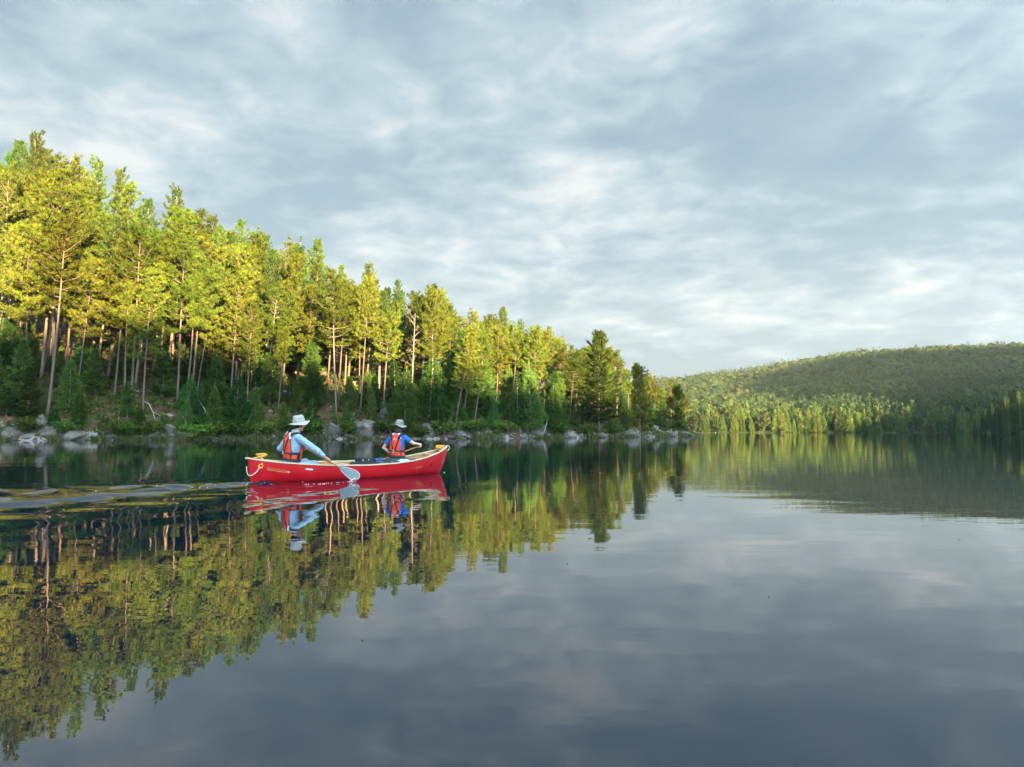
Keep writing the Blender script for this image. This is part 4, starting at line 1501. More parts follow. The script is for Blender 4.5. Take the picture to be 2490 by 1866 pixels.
def hull_pt(a, q, side, inset=0.0):
    s = min(1, abs(a - 0.035) / 2.405)
    g, k = gun(a), -0.105 + 0.03 * s ** 3
    e = 0.70 + 0.75 * s ** 3
    ph = q * math.pi / 2
    hf = 1 - math.cos(ph) ** e if q < 1 else 1.0
    B = max(0.004, beam(a) - inset)
    y = B * math.sin(ph) ** e
    x = a - math.copysign(1, a) * s ** 9 * (0.26 if a > 0 else 0.12) * (1 - hf) ** 2.2
    return Vector((x, -side * y, k + inset + (g - k - inset) * hf))


def surf_pt(a, q, off=0.004):
    """A point just off the starboard (near) side of the hull, with its outward normal."""
    p = hull_pt(a, q, 1)
    t1 = hull_pt(a + 0.02, q, 1) - hull_pt(a - 0.02, q, 1)
    t2 = hull_pt(a, min(1, q + 0.02), 1) - hull_pt(a, q - 0.02, 1)
    n = t1.cross(t2).normalized()
    if n.y > 0:
        n = -n
    return p + n * off, n


def build_canoe():
    root = aboard('canoe', (0, 0, 0))
    tag(root, 'red canoe with pale wooden gunwales carrying two paddlers', 'canoe')
    NA, NQ = 90, 14
    As = [-2.37 + 4.81 * i / NA for i in range(NA + 1)]
    for name, inset, mat in (('hull', 0.0, 'red'), ('hull_lining', 0.011, 'lining')):
        mb = MB()
        rows = []
        for a in As:
            row = [hull_pt(a, 1 - i / NQ, 1, inset) for i in range(NQ + 1)] + [hull_pt(a, i / NQ, -1, inset) for i in range(1, NQ + 1)]
            rows.append(row)
        mb.grid(rows)
        n = len(rows[0])
        # close the stems
        for base in (0, NA * n):
            for i in range(NQ):
                mb.F.append((base + i, base + i + 1, base + n - 2 - i, base + n - 1 - i))
        part(root, mb, name, MT[mat])
    for side, in ((1,), (-1,)):
        mb = MB()
        rings = []
        for a in As:
            p = hull_pt(a, 1.0, side)
            y, z = p.y, p.z
            o = -side
            yo = y + o * 0.013
            yi = y - o * 0.022
            if abs(yi) > abs(y) or yi * y < 0:
                yi = 0.0
            rings.append([Vector((p.x, yo, z - 0.011)), Vector((p.x, yo, z + 0.006)), Vector((p.x, yo - o * 0.007, z + 0.011)), Vector((p.x, yi + o * 0.004, z + 0.011)), Vector((p.x, yi, z + 0.006)), Vector((p.x, yi, z - 0.011))])
        V = [v for r in rings for v in r]
        F = []
        for i in range(len(rings) - 1):
            for j in range(6):
                F.append((i * 6 + j, i * 6 + (j + 1) % 6, (i + 1) * 6 + (j + 1) % 6, (i + 1) * 6 + j))
        F += [tuple(range(6)), tuple((len(rings) - 1) * 6 + j for j in range(6))]
        mb.add(V, F)
        # little horn past the stem
        end = rings[0][2]
        mb.box((-2.395, 0.006 * side, gun(-2.37) + 0.004), (0.075, 0.011, 0.026))
        part(root, mb, 'gunwale', MT['ash'], smooth=False)
    # decks
    for a0, a1 in ((-2.36, -2.10), (2.20, 2.43)):
        mb = MB()
        up, dn = [], []
        for i in range(7):
            a = a0 + (a1 - a0) * i / 6
            b = beam(a) - 0.004
            z = gun(a)
            up.append([Vector((a, -b, z - 0.001)), Vector((a, 0, z + 0.005)), Vector((a, b, z - 0.001))])
            dn.append([v - Vector((0, 0, 0.02)) for v in up[-1]])
        mb.grid(up); mb.grid(dn)
        part(root, mb, 'deck', MT['ash'])
    for a, w_ in ((1.93, 0.045), (-0.34, 0.06), (0.40, 0.07), (-1.90, 0.045)):
        b = beam(a) - 0.012
        mb = MB()
        mb.box((a, 0, gun(a) - 0.020), (w_, 2 * b, 0.022))
        part(root, mb, 'thwart', MT['ash'], smooth=False)
    for a in (-1.56, 0.98):
        z = 0.205
        b = beam(a) - 0.035
        mb = MB()
        for da in (-0.125, 0.125):
            mb.box((a + da, 0, z), (0.035, 2 * b, 0.024))
        for s in (-1, 1):
            mb.box((a, s * 0.17, z), (0.22, 0.035, 0.022))
            for da in (-0.125, 0.125):
                mb.tube([(a + da, s * (b - 0.03), z), (a + da, s * (b - 0.02), gun(a) - 0.015)], 0.006, 6)
        seat = part(root, mb, 'seat', MT['ash'], smooth=False)
        mb = MB()
        mb.box((a, 0, z + 0.006), (0.21, 0.30, 0.008))
        part(root, mb, 'webbing', MT['web'], parent=seat)
    # worn gold lettering and marks on the near side
    def decal(strips, name, mat):
        mb = MB()
        for (a0, q0, a1, q1, w_) in strips:
            G = []
            for i in range(4):
                a = a0 + (a1 - a0) * i / 3; q = q0 + (q1 - q0) * i / 3
                G.append([surf_pt(a, q - w_ / 2, 0.003)[0], surf_pt(a, q + w_ / 2, 0.003)[0]])
            mb.grid(G)
        part(root, mb, name, MT[mat])
    rs = np.random.RandomState(4)
    st = []
    a = -2.06
    while a < -1.75:                       # a line of small capitals over a rule
        wd = rs.uniform(0.013, 0.022)
        st.append((a, 0.795, a + 0.006, 0.803, rs.uniform(0.022, 0.042)))
        st.append((a + 0.011, 0.79, a + 0.015, 0.80, rs.uniform(0.012, 0.03)))
        a += wd + 0.010
    st.append((-2.06, 0.755, -1.74, 0.752, 0.016))
    st += [(-1.75, 0.80, -1.715, 0.752, 0.014), (-1.73, 0.815, -1.695, 0.76, 0.010), (-1.715, 0.752, -1.73, 0.735, 0.010)]
    decal(st, 'lettering', 'gold')
    st = []
    a = 1.16
    while a < 1.50:                        # slanting script on the bow quarter
        if not 1.235 < a < 1.265:
            st.append((a, 0.800, a + 0.012, 0.828, 0.010))
            st.append((a + 0.012, 0.828, a + 0.018, 0.800, 0.008))
        a += 0.021
    st.append((1.29, 0.788, 1.50, 0.800, 0.008))
    decal(st, 'script', 'gold')
    decal([(-1.37, 0.90, -1.23, 0.90, 0.030)], 'sticker', 'white')
    decal([(2.30, 0.69, 2.34, 0.72, 0.012), (2.28, 0.66, 2.34, 0.67, 0.010), (2.29, 0.62, 2.35, 0.64, 0.020), (2.30, 0.58, 2.35, 0.60, 0.018)], 'emblem', 'logo')
    decal([(2.28, 0.80, 2.34, 0.86, 0.010), (2.29, 0.78, 2.36, 0.80, 0.008), (2.31, 0.74, 2.36, 0.84, 0.008)], 'emblem', 'gold')
    return root


canoe = build_canoe()


def curve(P, n=6):
    """A smooth run through the points."""
    P = [Vector(p) for p in P]
    Q = [P[0] * 2 - P[1]] + P + [P[-1] * 2 - P[-2]]
    out = []
    for i in range(1, len(Q) - 2):
        a, b, c, d = Q[i - 1:i + 3]
        for k in range(n):
            t = k / n
            out.append(0.5 * ((2 * b) + (c - a) * t + (2 * a - 5 * b + 4 * c - d) * t * t + (3 * b - a - 3 * c + d) * t ** 3))
    return out + [P[-1]]


def rope_tangle(name, c, r, n, seed, mat, label, rad=0.008, flat=0.6, tails=()):
    rs = np.random.RandomState(seed)
    root = aboard(name, c)
    mb = MB()
    pts = []
    c = np.array(c)
    ph = rs.uniform(0, 6.28, 6)
    for i in range(n * 16):
        t = i / 16 * 2 * math.pi
        wob = 0.65 + 0.35 * math.sin(t * 0.37 + ph[0])
        pts.append(c + np.array([r[0] * wob * math.cos(t + 0.3 * math.sin(t * 0.61 + ph[1])), r[1] * wob * math.sin(t * 1.13 + ph[2]), abs(r[2] * (1 + math.sin(t * 0.71 + ph[3]) * 0.9)) * flat + rad]))
    mb.tube(pts, rad, 6)
    part(root, mb, 'coil', MT[mat])
    for t_, m2, rr in tails:
        mb = MB()
        mb.tube(curve(t_), rr, 6)
        part(root, mb, 'tail', MT[m2])
    return tag(root, label, 'rope', 'painter ropes at the canoe ends')


zs = gun(-2.18)
X0 = 0.11
rope_tangle('rope_bundle', (-2.14, -0.01, zs + 0.012), (0.125, 0.05, 0.050), 7, 5, 'yrope', 'yellow rope bundle knotted on the stern deck of the canoe', 0.0105, 0.9,
            [([(-2.25 + X0, -0.04, zs + 0.03), (-2.245 + X0, -0.085, zs + 0.01), (-2.25 + X0, -0.10, zs - 0.05), (-2.27 + X0, -0.095, zs - 0.075), (-2.30 + X0, -0.088, zs - 0.09), (-2.315 + X0, -0.08, zs - 0.125), (-2.28 + X0, -0.095, zs - 0.15), (-2.245 + X0, -0.10, zs - 0.12), (-2.26 + X0, -0.11, zs - 0.08)], 'yrope', 0.011),
             ([(-2.30 + X0, -0.085, zs - 0.12), (-2.33 + X0, -0.075, zs - 0.20), (-2.40 + X0, -0.050, zs - 0.27), (-2.47 + X0, -0.03, zs - 0.285), (-2.50 + X0, -0.01, zs - 0.22), (-2.50 + X0, 0.02, zs - 0.12)], 'wrope', 0.007)])
zb = gun(2.32)
rope_tangle('rope_bundle', (2.23, 0.0, zb - 0.015), (0.13, 0.045, 0.045), 7, 6, 'yrope', 'yellow rope bundle lying on the bow deck of the canoe', 0.0105, 0.9,
            [([(2.36, -0.02, gun(2.40) + 0.015), (2.44, -0.015, gun(2.44) + 0.03), (2.515, 0.0, gun(2.44) - 0.005), (2.51, 0.01, gun(2.44) - 0.065), (2.44, 0.01, gun(2.44) - 0.095), (2.40, 0.0, gun(2.44) - 0.09)], 'wrope', 0.0085)])


# ------------------------------------------------------------------ cloth and bodies grown from capsules
def grow(mb, voxel=0.009, smooth=4, wrinkle=0.0, wsc=16.0, seed=0):
    """Fuse overlapping shapes into one continuous skin."""
    o = bpy.data.objects.new('tmp', mb.mesh('tmp', False))
    COL.objects.link(o)
    m1 = o.modifiers.new('r', 'REMESH')
    m1.mode = 'VOXEL'
    m1.voxel_size = voxel
    m2 = o.modifiers.new('s', 'SMOOTH')
    m2.factor = 0.5
    m2.iterations = smooth
    bpy.context.view_layer.update()
    dg = bpy.context.evaluated_depsgraph_get()
    me = bpy.data.meshes.new_from_object(o.evaluated_get(dg))
    old = o.data
    bpy.data.objects.remove(o)
    bpy.data.meshes.remove(old)
    if wrinkle:
        for v in me.vertices:
            p = v.co * wsc + Vector((seed, 0, 0))
            q = Vector((p.x * 0.8 + p.z * 0.5, p.y * 0.8, p.z * 1.6 - p.x * 0.4))
            f1 = 1 - 2.2 * abs(mnoise.noise(q)); f2 = 1 - 2.2 * abs(mnoise.noise(q * 2.3 + Vector((7, 3, 1))))
            v.co += v.normal * wrinkle * (0.55 * f1 * abs(f1) + 0.35 * f2)
    me.polygons.foreach_set('use_smooth', [True] * len(me.polygons))
    return me


def grip_hand(mb, G, axis, n, wrist, s=1.0):
    """A hand closed round a shaft at G: axis along the shaft towards the thumb, n from shaft to palm."""
    G, axis, n = Vector(G), Vector(axis).normalized(), Vector(n)
    n = (n - axis * n.dot(axis)).normalized()
    b = axis.cross(n)
    wrist = Vector(wrist)
    palm = G + n * 0.030 * s
    mb.cap(palm - axis * 0.028 * s, 0.021 * s, palm + axis * 0.030 * s, 0.022 * s)
    mb.cap(wrist, 0.026 * s, palm + n * 0.012 * s, 0.027 * s)
    for i, ln in enumerate((0.92, 1.0, 0.95, 0.8)):
        off = axis * (0.033 - i * 0.0215) * s
        pr = None
        for a in (20, 75, 130, 185, 225):
            ang = R(a * ln)
            p = G + off + (n * math.cos(ang) + b * math.sin(ang)) * 0.027 * s
            if pr is not None:
                mb.cap(pr, 0.0098 * s, p, 0.0088 * s, 8)
            pr = p
    pr = None
    for a, o in ((-25, 0.028), (-70, 0.046), (-120, 0.052)):
        ang = R(a)
        p = G + axis * o * s + (n * math.cos(ang) + b * math.sin(ang)) * 0.029 * s
        if pr is not None:
            mb.cap(pr, 0.0125 * s, p, 0.0105 * s, 8)
        pr = p


def frame(o, yaw, pitch, roll=0.0):
    return Matrix.Translation(o) @ Matrix.Rotation(yaw, 4, 'Z') @ Matrix.Rotation(pitch, 4, 'Y') @ Matrix.Rotation(roll, 4, 'X')


TZ = [0.00, 0.10, 0.22, 0.36, 0.48, 0.56, 0.62]
TA = {'m': [0.178, 0.175, 0.165, 0.185, 0.200, 0.175, 0.085], 'f': [0.170, 0.160, 0.138, 0.158, 0.168, 0.145, 0.070]}
TB = {'m': [0.135, 0.128, 0.120, 0.132, 0.130, 0.105, 0.070], 'f': [0.130, 0.115, 0.100, 0.118, 0.112, 0.088, 0.058]}


def torso_pt(sx, th, z, off=0.0, hs=1.0):
    """Torso surface; th = 0 straight ahead, growing towards the left side, pi at the back."""
    a = np.interp(z / hs, TZ, TA[sx]) + off; b = np.interp(z / hs, TZ, TB[sx]) + off
    return Vector((b * math.cos(th), a * math.sin(th), z))


def panel(FR, sx, th_lo, th_hi, z0, z1, o0, o1, hs, nz=14, nt=16):
    """A padded panel wrapped on the torso; th_lo/th_hi are functions of height fraction."""
    mb = MB()
    out, inn = [], []
    for i in range(nz + 1):
        f = i / nz
        z = z0 + (z1 - z0) * f
        ro, ri = [], []
        for j in range(nt + 1):
            g = j / nt
            th = th_lo(f) + (th_hi(f) - th_lo(f)) * g
            ed = min(1, min(f, 1 - f) * 9, min(g, 1 - g) * 8)
            pad = o0 + (o1 - o0) * (0.25 + 0.75 * math.sqrt(ed))
            ro.append(FR @ torso_pt(sx, th, z, pad, hs)); ri.append(FR @ torso_pt(sx, th, z, o0 * 0.4, hs))
        out.append(ro); inn.append(ri)
    mb.grid(out); mb.grid(inn)
    n = nt + 1
    tot = (nz + 1) * n
    for i in range(nz):
        for j in (0, nt):
            mb.F.append((i * n + j, (i + 1) * n + j, tot + (i + 1) * n + j, tot + i * n + j))
    for j in range(nt):
        for i in (0, nz):
            mb.F.append((i * n + j, i * n + j + 1, tot + i * n + j + 1, tot + i * n + j))
    return mb


def strap(FR, sx, pts, width, off, hs, thick=0.004):
    """A strap along (th, z) points on the torso."""
    mb = MB()
    P = []
    for k in range(len(pts) - 1):
        for i in range(6):
            f = i / 6
            P.append((pts[k][0] + (pts[k + 1][0] - pts[k][0]) * f, pts[k][1] + (pts[k + 1][1] - pts[k][1]) * f))
    P.append(pts[-1])
    C = [torso_pt(sx, t, z, off, hs) for t, z in P]
    G1, G2 = [], []
    for i, c in enumerate(C):
        t = (C[min(i + 1, len(C) - 1)] - C[max(0, i - 1)]).normalized()
        n = (c - Vector((0, 0, c.z))).normalized()
        s = t.cross(n).normalized() * width / 2
        G1.append([FR @ (c - s + n * thick), FR @ (c + s + n * thick)]); G2.append([FR @ (c - s - n * 0.006), FR @ (c + s - n * 0.006)])
    mb.grid(G1); mb.grid(G2)
    n = len(C)
    for i in range(n - 1):
        for j in (0, 1):
            mb.F.append((2 * i + j, 2 * i + 2 + j, 2 * n + 2 * i + 2 + j, 2 * n + 2 * i + j))
    return mb


def hat(FRH, crown_r, crown_h, brim, seed, top=0.86):
    """A floppy wide-brimmed hat; FRH carries it on the head."""
    mb = MB()
    n = 40
    prof = [(0.0, crown_h), (crown_r * top * 0.5, crown_h * 1.0), (crown_r * top * 0.88, crown_h * 0.985), (crown_r * top, crown_h * 0.90), (crown_r * 0.97, crown_h * 0.42), (crown_r, 0.018), (crown_r + 0.012, 0.0)]
    for k in range(1, 6):
        prof.append((crown_r + brim * k / 5, -0.004 - 0.020 * (k / 5) ** 1.2))
    for k in (5, 4, 3, 2, 1):
        prof.append((crown_r + brim * k / 5 - 0.002, -0.010 - 0.020 * (k / 5) ** 1.2))
    G = []
    for (r, z) in prof:
        row = []
        for j in range(n + 1):
            t = 2 * math.pi * j / n
            ex = max(0, (r - crown_r) / brim)
            wav = ex * ex * (0.020 * math.cos(2 * t) + 0.010 * math.sin(3 * t + seed) + 0.006 * math.sin(5 * t + 2 * seed))
            dent = 0.0
            if ex == 0 and r > 0:
                dent = 0.006 * mnoise.noise(Vector((math.cos(t) * 2 + seed, math.sin(t) * 2, z * 25)))
            rr = (r + dent) * (1 + 0.07 * math.cos(2 * t))
            row.append(FRH @ Vector((rr * math.cos(t), rr * math.sin(t) * 0.93, z + wav + (0.008 * mnoise.noise(Vector((r * 18, t, seed))) if z > crown_h * 0.8 else 0))))
        G.append(row)
    mb.grid(G)
    band = MB()
    ring = [FRH @ Vector(((crown_r * 1.005) * (1 + 0.07 * math.cos(4 * math.pi * j / n)) * math.cos(2 * math.pi * j / n), (crown_r * 1.005) * (1 + 0.07 * math.cos(4 * math.pi * j / n)) * 0.93 * math.sin(2 * math.pi * j / n), 0.034)) for j in range(n + 1)]
    band.tube(ring, 0.007, 5, False)
    eyelets = []
    for t in (-1.35, -1.85, 1.35, 1.85):
        e = MB()
        e.ell(FRH @ Vector((crown_r * 0.95 * math.cos(t), crown_r * 0.885 * math.sin(t), crown_h * 0.60)), (0.008, 0.008, 0.008), n=8, m=6)
        eyelets.append(e)
    return mb, band, eyelets


def paddle(root, grip, d, L, nrm, blade_len=0.47, blade_w=0.185):
    grip, d, nrm = Vector(grip), Vector(d).normalized(), Vector(nrm)
    nrm = (nrm - d * nrm.dot(d)).normalized()
    s = d.cross(nrm)
    sh = MB()
    sh.tube([grip, grip + d * (L - blade_len)], [0.0145, 0.0145], 10)
    part(root, sh, 'shaft', MT['ash2'])
    g = MB()
    g.tube([grip - s * 0.05, grip - s * 0.03, grip, grip + s * 0.03, grip + s * 0.05], [0.010, 0.017, 0.02, 0.017, 0.010], 10)
    part(root, g, 'grip', MT['ash2'])
    b = MB()
    front, backr = [], []
    n = 16
    p0 = grip + d * (L - blade_len - 0.03)
    for i in range(n + 1):
        f = i / n
        w_ = 0.016 + (blade_w / 2 - 0.016) * math.sin(min(1, f / 0.72) * math.pi / 2) ** 1.15
        if f > 0.72:
            w_ = blade_w / 2 * math.sqrt(max(0.0, 1 - ((f - 0.72) / 0.285) ** 2.4))
        rf, rb = [], []
        for j in range(9):
            g_ = -1 + j / 4
            rib = 0.013 * (1 - f) * math.exp(-(g_ * w_ / 0.016) ** 2)
            rf.append(p0 + d * (blade_len + 0.03) * f + s * w_ * g_ + nrm * (0.004 * (1 - abs(g_) ** 4) + rib)); rb.append(p0 + d * (blade_len + 0.03) * f + s * w_ * g_ - nrm * (0.004 * (1 - abs(g_) ** 4) + rib))
        front.append(rf); backr.append(rb)
    b.grid(front); b.grid(backr)
    bl = part(root, b, 'blade', MT['blade'])
    e = MB()
    edge = [r[0] for r in front[2:]] + [r[-1] for r in front[2:]][::-1]
    e.tube(edge, 0.0032, 5)
    part(root, e, 'blade_edge', MT['white'], parent=bl)
    return p0 + d * (blade_len + 0.03)


# ------------------------------------------------------------------ the two paddlers
def paddler(sx, pel, yaw, pitch, roll, hs, head_off, head_yaw, lhand, rhand, lelb, relb, lax, rax, ln, rn, label, skin, shirt, pants, hatmat, hairmat, hat_dim, hat_tilt, long_sleeve, knees, feet):
    pel = Vector(pel)
    root = aboard('person', pel)
    tag(root, label, 'person', None)
    FR = frame(pel, yaw, pitch, roll)
    S = lambda y, z, x=0.0: FR @ Vector((x, y, z * hs))
    shw = 0.185 if sx == 'm' else 0.155
    shL, shR = S(shw, 0.53), S(-shw, 0.53)
    neck0, neck1 = S(0, 0.57), S(0, 0.66, 0.02)
    hc = S(0, 0.755, 0.03) + Vector(head_off)
    FH = Matrix.Translation(hc) @ Matrix.Rotation(yaw + head_yaw, 4, 'Z') @ Matrix.Rotation(R(4), 4, 'Y')
    k = 1.0 if sx == 'm' else 0.9
    # the body: one skin from head to feet
    mb = MB()
    for i in range(len(TZ) - 1):
        z0, z1 = TZ[i], TZ[i + 1]
        for f in (0.0, 0.5):
            z = (z0 + (z1 - z0) * f) * hs
            a = np.interp(z / hs, TZ, TA[sx]) - 0.012; b = np.interp(z / hs, TZ, TB[sx]) - 0.012
            mb.ell(FR @ Vector((0, 0, z)), (b, a, 0.075), FR.to_3x3(), 16, 10)
    mb.cap(neck0, 0.060 * k, neck1 + (hc - neck1) * 0.3, 0.054 * k)
    r3 = FH.to_3x3()
    hk = 1.0 if sx == 'm' else 0.94
    mb.ell(FH @ Vector((-0.010, 0, 0.026)), (0.096 * hk, 0.077 * hk, 0.100 * hk), r3, 16, 12)
    mb.ell(FH @ Vector((0.022, 0, -0.045)), (0.070 * hk, 0.060 * hk, 0.078 * hk), r3, 14, 10)
    mb.cap(FH @ Vector((0.086 * hk, 0, 0.012)), 0.010, FH @ Vector((0.104 * hk, 0, -0.028)), 0.0155, 8)
    mb.ell(FH @ Vector((0.082 * hk, 0, -0.066)), (0.018, 0.026, 0.010), r3, 10, 8)
    mb.ell(FH @ Vector((0.070 * hk, 0, -0.105)), (0.022, 0.026, 0.018), r3, 10, 8)
    for s in (-1, 1):
        mb.ell(FH @ Vector((-0.006, s * 0.080 * hk, -0.012)), (0.019, 0.010, 0.034), r3, 10, 8)
        mb.cap(FH @ Vector((0.084 * hk, s * 0.014, 0.036)), 0.010, FH @ Vector((0.074 * hk, s * 0.048, 0.034)), 0.009, 8)
    for sh, el, ha, ax_, nn in ((shL, lelb, lhand, lax, ln), (shR, relb, rhand, rax, rn)):
        el, ha = Vector(el), Vector(ha)
        nn = Vector(nn)
        wr = ha + nn.normalized() * 0.028 * k + (el - ha).normalized() * 0.085 * k
        mb.cap(sh, 0.052 * k, el, 0.040 * k)
        mb.cap(el, 0.041 * k, wr, 0.027 * k)
        grip_hand(mb, ha, ax_, nn, wr, k * 1.02)
    for s in (1, -1):
        hip = S(0.095 * s, 0.0)
        kn, ft = Vector(knees[0 if s > 0 else 1]), Vector(feet[0 if s > 0 else 1])
        mb.cap(hip, 0.082 * k, kn, 0.056 * k)
        mb.cap(kn, 0.055 * k, ft, 0.038 * k)
        mb.cap(ft, 0.036, ft + Vector((0.15, 0, -0.015)), 0.028)
    part(root, grow(mb, 0.0062, 3), 'body', MT[skin])
    # eyes
    for s in (-1, 1):
        e = MB()
        e.ell(FH @ Vector((0.079 * hk, s * 0.031 * hk, 0.012)), (0.008, 0.011, 0.007), r3, 8, 6)
        part(root, e, 'eye', MT['eye'])
    # shirt
    mb = MB()
    for i in range(len(TZ) - 2):
        for f in (0.0, 0.33, 0.67):
            z = (TZ[i] + (TZ[i + 1] - TZ[i]) * f) * hs
            if z < (0.03 if sx == 'm' else 0.15):
                continue
            a = np.interp(z / hs, TZ, TA[sx]) + 0.004; b = np.interp(z / hs, TZ, TB[sx]) + 0.004
            mb.ell(FR @ Vector((0, 0, z)), (b, a, 0.075), FR.to_3x3(), 16, 10)
    if sx == 'm':
        mb.tube([S(0, 0.575), S(0, 0.62, 0.003), S(0, 0.655, 0.0)], [0.090, 0.074, 0.070], 14)
    for sh, el, ha, nn in ((shL, lelb, lhand, ln), (shR, relb, rhand, rn)):
        el, ha = Vector(el), Vector(ha)
        wr = ha + Vector(nn).normalized() * 0.028 * k + (el - ha).normalized() * 0.085 * k
        if long_sleeve:
            mb.cap(sh, 0.078, el, 0.060)
            mb.cap(el, 0.060, wr + (el - wr).normalized() * 0.04, 0.043)
        else:
            mb.cap(sh, 0.068, sh + (el - sh) * 0.52, 0.056)
        mb.cap(S(0, 0.545), 0.062, sh, 0.066)
    part(root, grow(mb, 0.010, 3, 0.011 if long_sleeve else 0.007, 8.0, 3.0), 'shirt', MT[shirt])
    # trousers
    mb = MB()
    mb.ell(S(0, 0.0), (0.150 * k, 0.192 * k, 0.10), FR.to_3x3(), 16, 10)
    mb.ell(S(0, 0.07), (0.140 * k, 0.183 * k, 0.06), FR.to_3x3(), 16, 10)
    for s in (1, -1):
        hip = S(0.095 * s, 0.0)
        kn, ft = Vector(knees[0 if s > 0 else 1]), Vector(feet[0 if s > 0 else 1])
        mb.cap(hip, 0.098 * k, kn, 0.072 * k)
        mb.cap(kn, 0.070 * k, kn + (ft - kn) * 0.85, 0.056 * k)
    part(root, grow(mb, 0.011, 3, 0.007, 12.0, 9.0), 'trousers', MT[pants])
    # hair under the hat
    mb = MB()
    mb.ell(FH @ Vector((-0.020, 0, 0.000)), (0.094 * hk, 0.083 * hk, 0.075 * hk), r3, 16, 12)
    mb.ell(FH @ Vector((-0.060, 0, -0.030)), (0.050 * hk, 0.070 * hk, 0.052 * hk), r3, 14, 10)
    if sx == 'f':
        mb.ell(FH @ Vector((-0.050, 0, -0.085)), (0.058, 0.080, 0.085), r3, 14, 10)
        for s in (-1, 1):
            mb.cap(FH @ Vector((-0.02, s * 0.070, -0.02)), 0.030, FH @ Vector((-0.035, s * 0.072, -0.15)), 0.020)
    part(root, grow(mb, 0.008, 3, 0.004, 40.0), 'hair', MT[hairmat])
    # hat
    FT = FH @ Matrix.Translation((-0.006, 0, 0.052)) @ Matrix.Rotation(hat_tilt[0], 4, 'Y') @ Matrix.Rotation(hat_tilt[1], 4, 'X')
    hm, band, eyes = hat(FT, hat_dim[0], hat_dim[1], hat_dim[2], 2.0 if sx == 'm' else 5.0, hat_dim[3])
    ho = part(root, hm, 'hat', MT[hatmat])
    part(root, band, 'hat_band', MT[hatmat], parent=ho)
    for e in eyes:
        part(root, e, 'eyelet', MT['web'], parent=ho)
    # life jacket
    v = aboard('life_jacket', pel)
    v.parent = root
    v.matrix_parent_inverse = Matrix.Identity(4)
    v.location = (0, 0, 0); v.rotation_euler = (0, 0, 0)
    pi = math.pi
    def vp(mb_, nm, mt, sm=True):
        o = part(root, mb_, nm, MT[mt], sm, parent=v)
        o.location = -pel
        return o
    h = hs
    # broad orange back pad, narrowing to the shoulders
    wl_, wh_ = (0.86, 0.30) if sx == 'm' else (0.86, 0.34)
    fun = lambda f: wl_ - (wl_ - wh_) * max(0, (f - 0.30) / 0.70) ** 1.3
    vp(panel(FR, sx, lambda f: pi - fun(f), lambda f: pi + fun(f), 0.13 * h, 0.60 * h, 0.014, 0.050, h), 'back_panel', 'orange')
    for s in (1, -1):
        vp(panel(FR, sx, lambda f: s * 0.10 if s > 0 else -0.95 + 0.45 * f, lambda f: 0.95 - 0.45 * f if s > 0 else -0.10, 0.13 * h, 0.52 * h, 0.014, 0.052, h, 12, 8), 'front_panel', 'orange')
        # dark side panel with an orange pocket
        vp(panel(FR, sx, lambda f: s * pi / 2 - 0.80, lambda f: s * pi / 2 + 0.86, 0.115 * h, 0.27 * h, 0.012, 0.032, h, 8, 14), 'side_panel', 'web')
        vp(panel(FR, sx, lambda f: s * pi / 2 - (0.62 if s < 0 else 0.15), lambda f: s * pi / 2 + (0.15 if s < 0 else 0.62), 0.135 * h, 0.225 * h, 0.018, 0.046, h, 6, 8), 'pocket', 'orange')
        # shoulder strap from the back pad over the shoulder to the chest
        pts = []
        for i in range(15):
            t = i / 14
            ang = pi * t
            x = -0.150 * math.cos(ang) * (1.0 if t < .5 else 0.95)
            z = (0.50 + 0.115 * math.sin(ang) ** 0.8) * h
            y = s * (0.088 + 0.035 * math.sin(ang))
            pts.append(Vector((x, y, z)))
        mbs = MB()
        G1, G2 = [], []
        for i, c in enumerate(pts):
            t = (pts[min(i + 1, 14)] - pts[max(i - 1, 0)]).normalized()
            sd = Vector((0, 1, 0)) * 0.030
            nn = t.cross(Vector((0, 1, 0)))
            nn = nn if nn.dot(Vector((c.x, 0, c.z - 0.45))) > 0 else -nn
            tilt = Vector((0, 0, -0.010 * s))
            G1.append([FR @ (c - sd + nn * 0.012), FR @ (c + sd + nn * 0.012)]); G2.append([FR @ (c - sd - nn * 0.006), FR @ (c + sd - nn * 0.006)])
        mbs.grid(G1); mbs.grid(G2)
        for i in range(14):
            for j in (0, 1):
                mbs.F.append((2 * i + j, 2 * i + 2 + j, 30 + 2 * i + 2 + j, 30 + 2 * i + j))
        vp(mbs, 'shoulder_strap', 'web')
        # pale reflective tape at the top of the back
        vp(strap(FR, sx, [(pi + s * 0.36, 0.605 * h), (pi + s * 0.62, 0.50 * h)], 0.026, 0.062, h), 'reflective_tape', 'white')
        # black V straps down the back
        vp(strap(FR, sx, [(pi + s * 0.42, 0.50 * h), (pi + s * 0.10, 0.225 * h)], 0.024, 0.056, h), 'back_strap', 'web')
    vp(strap(FR, sx, [(pi - 1.2, 0.235 * h), (pi, 0.235 * h), (pi + 1.2, 0.235 * h)], 0.032, 0.056, h), 'waist_strap', 'web')
    vp(strap(FR, sx, [(t, 0.122 * h) for t in np.linspace(-pi, pi, 13)], 0.042, 0.042, h), 'hem_band', 'web')
    vp(strap(FR, sx, [(pi - 0.02, 0.225 * h), (pi + (-0.75), 0.13 * h)], 0.020, 0.058, h), 'tow_tether', 'web')
    mb = MB()
    c0 = torso_pt(sx, pi - 0.10, 0.225 * h, 0.066, h)
    mb.tube([FR @ (c0 + Vector((0, 0.026 * math.cos(t), 0.026 * math.sin(t)))) for t in np.linspace(0.9, 5.6, 16)], 0.0055, 6)
    vp(mb, 'buckle_ring', 'white')
    mb = MB()
    c0 = torso_pt(sx, pi, 0.475 * h, 0.049, h)
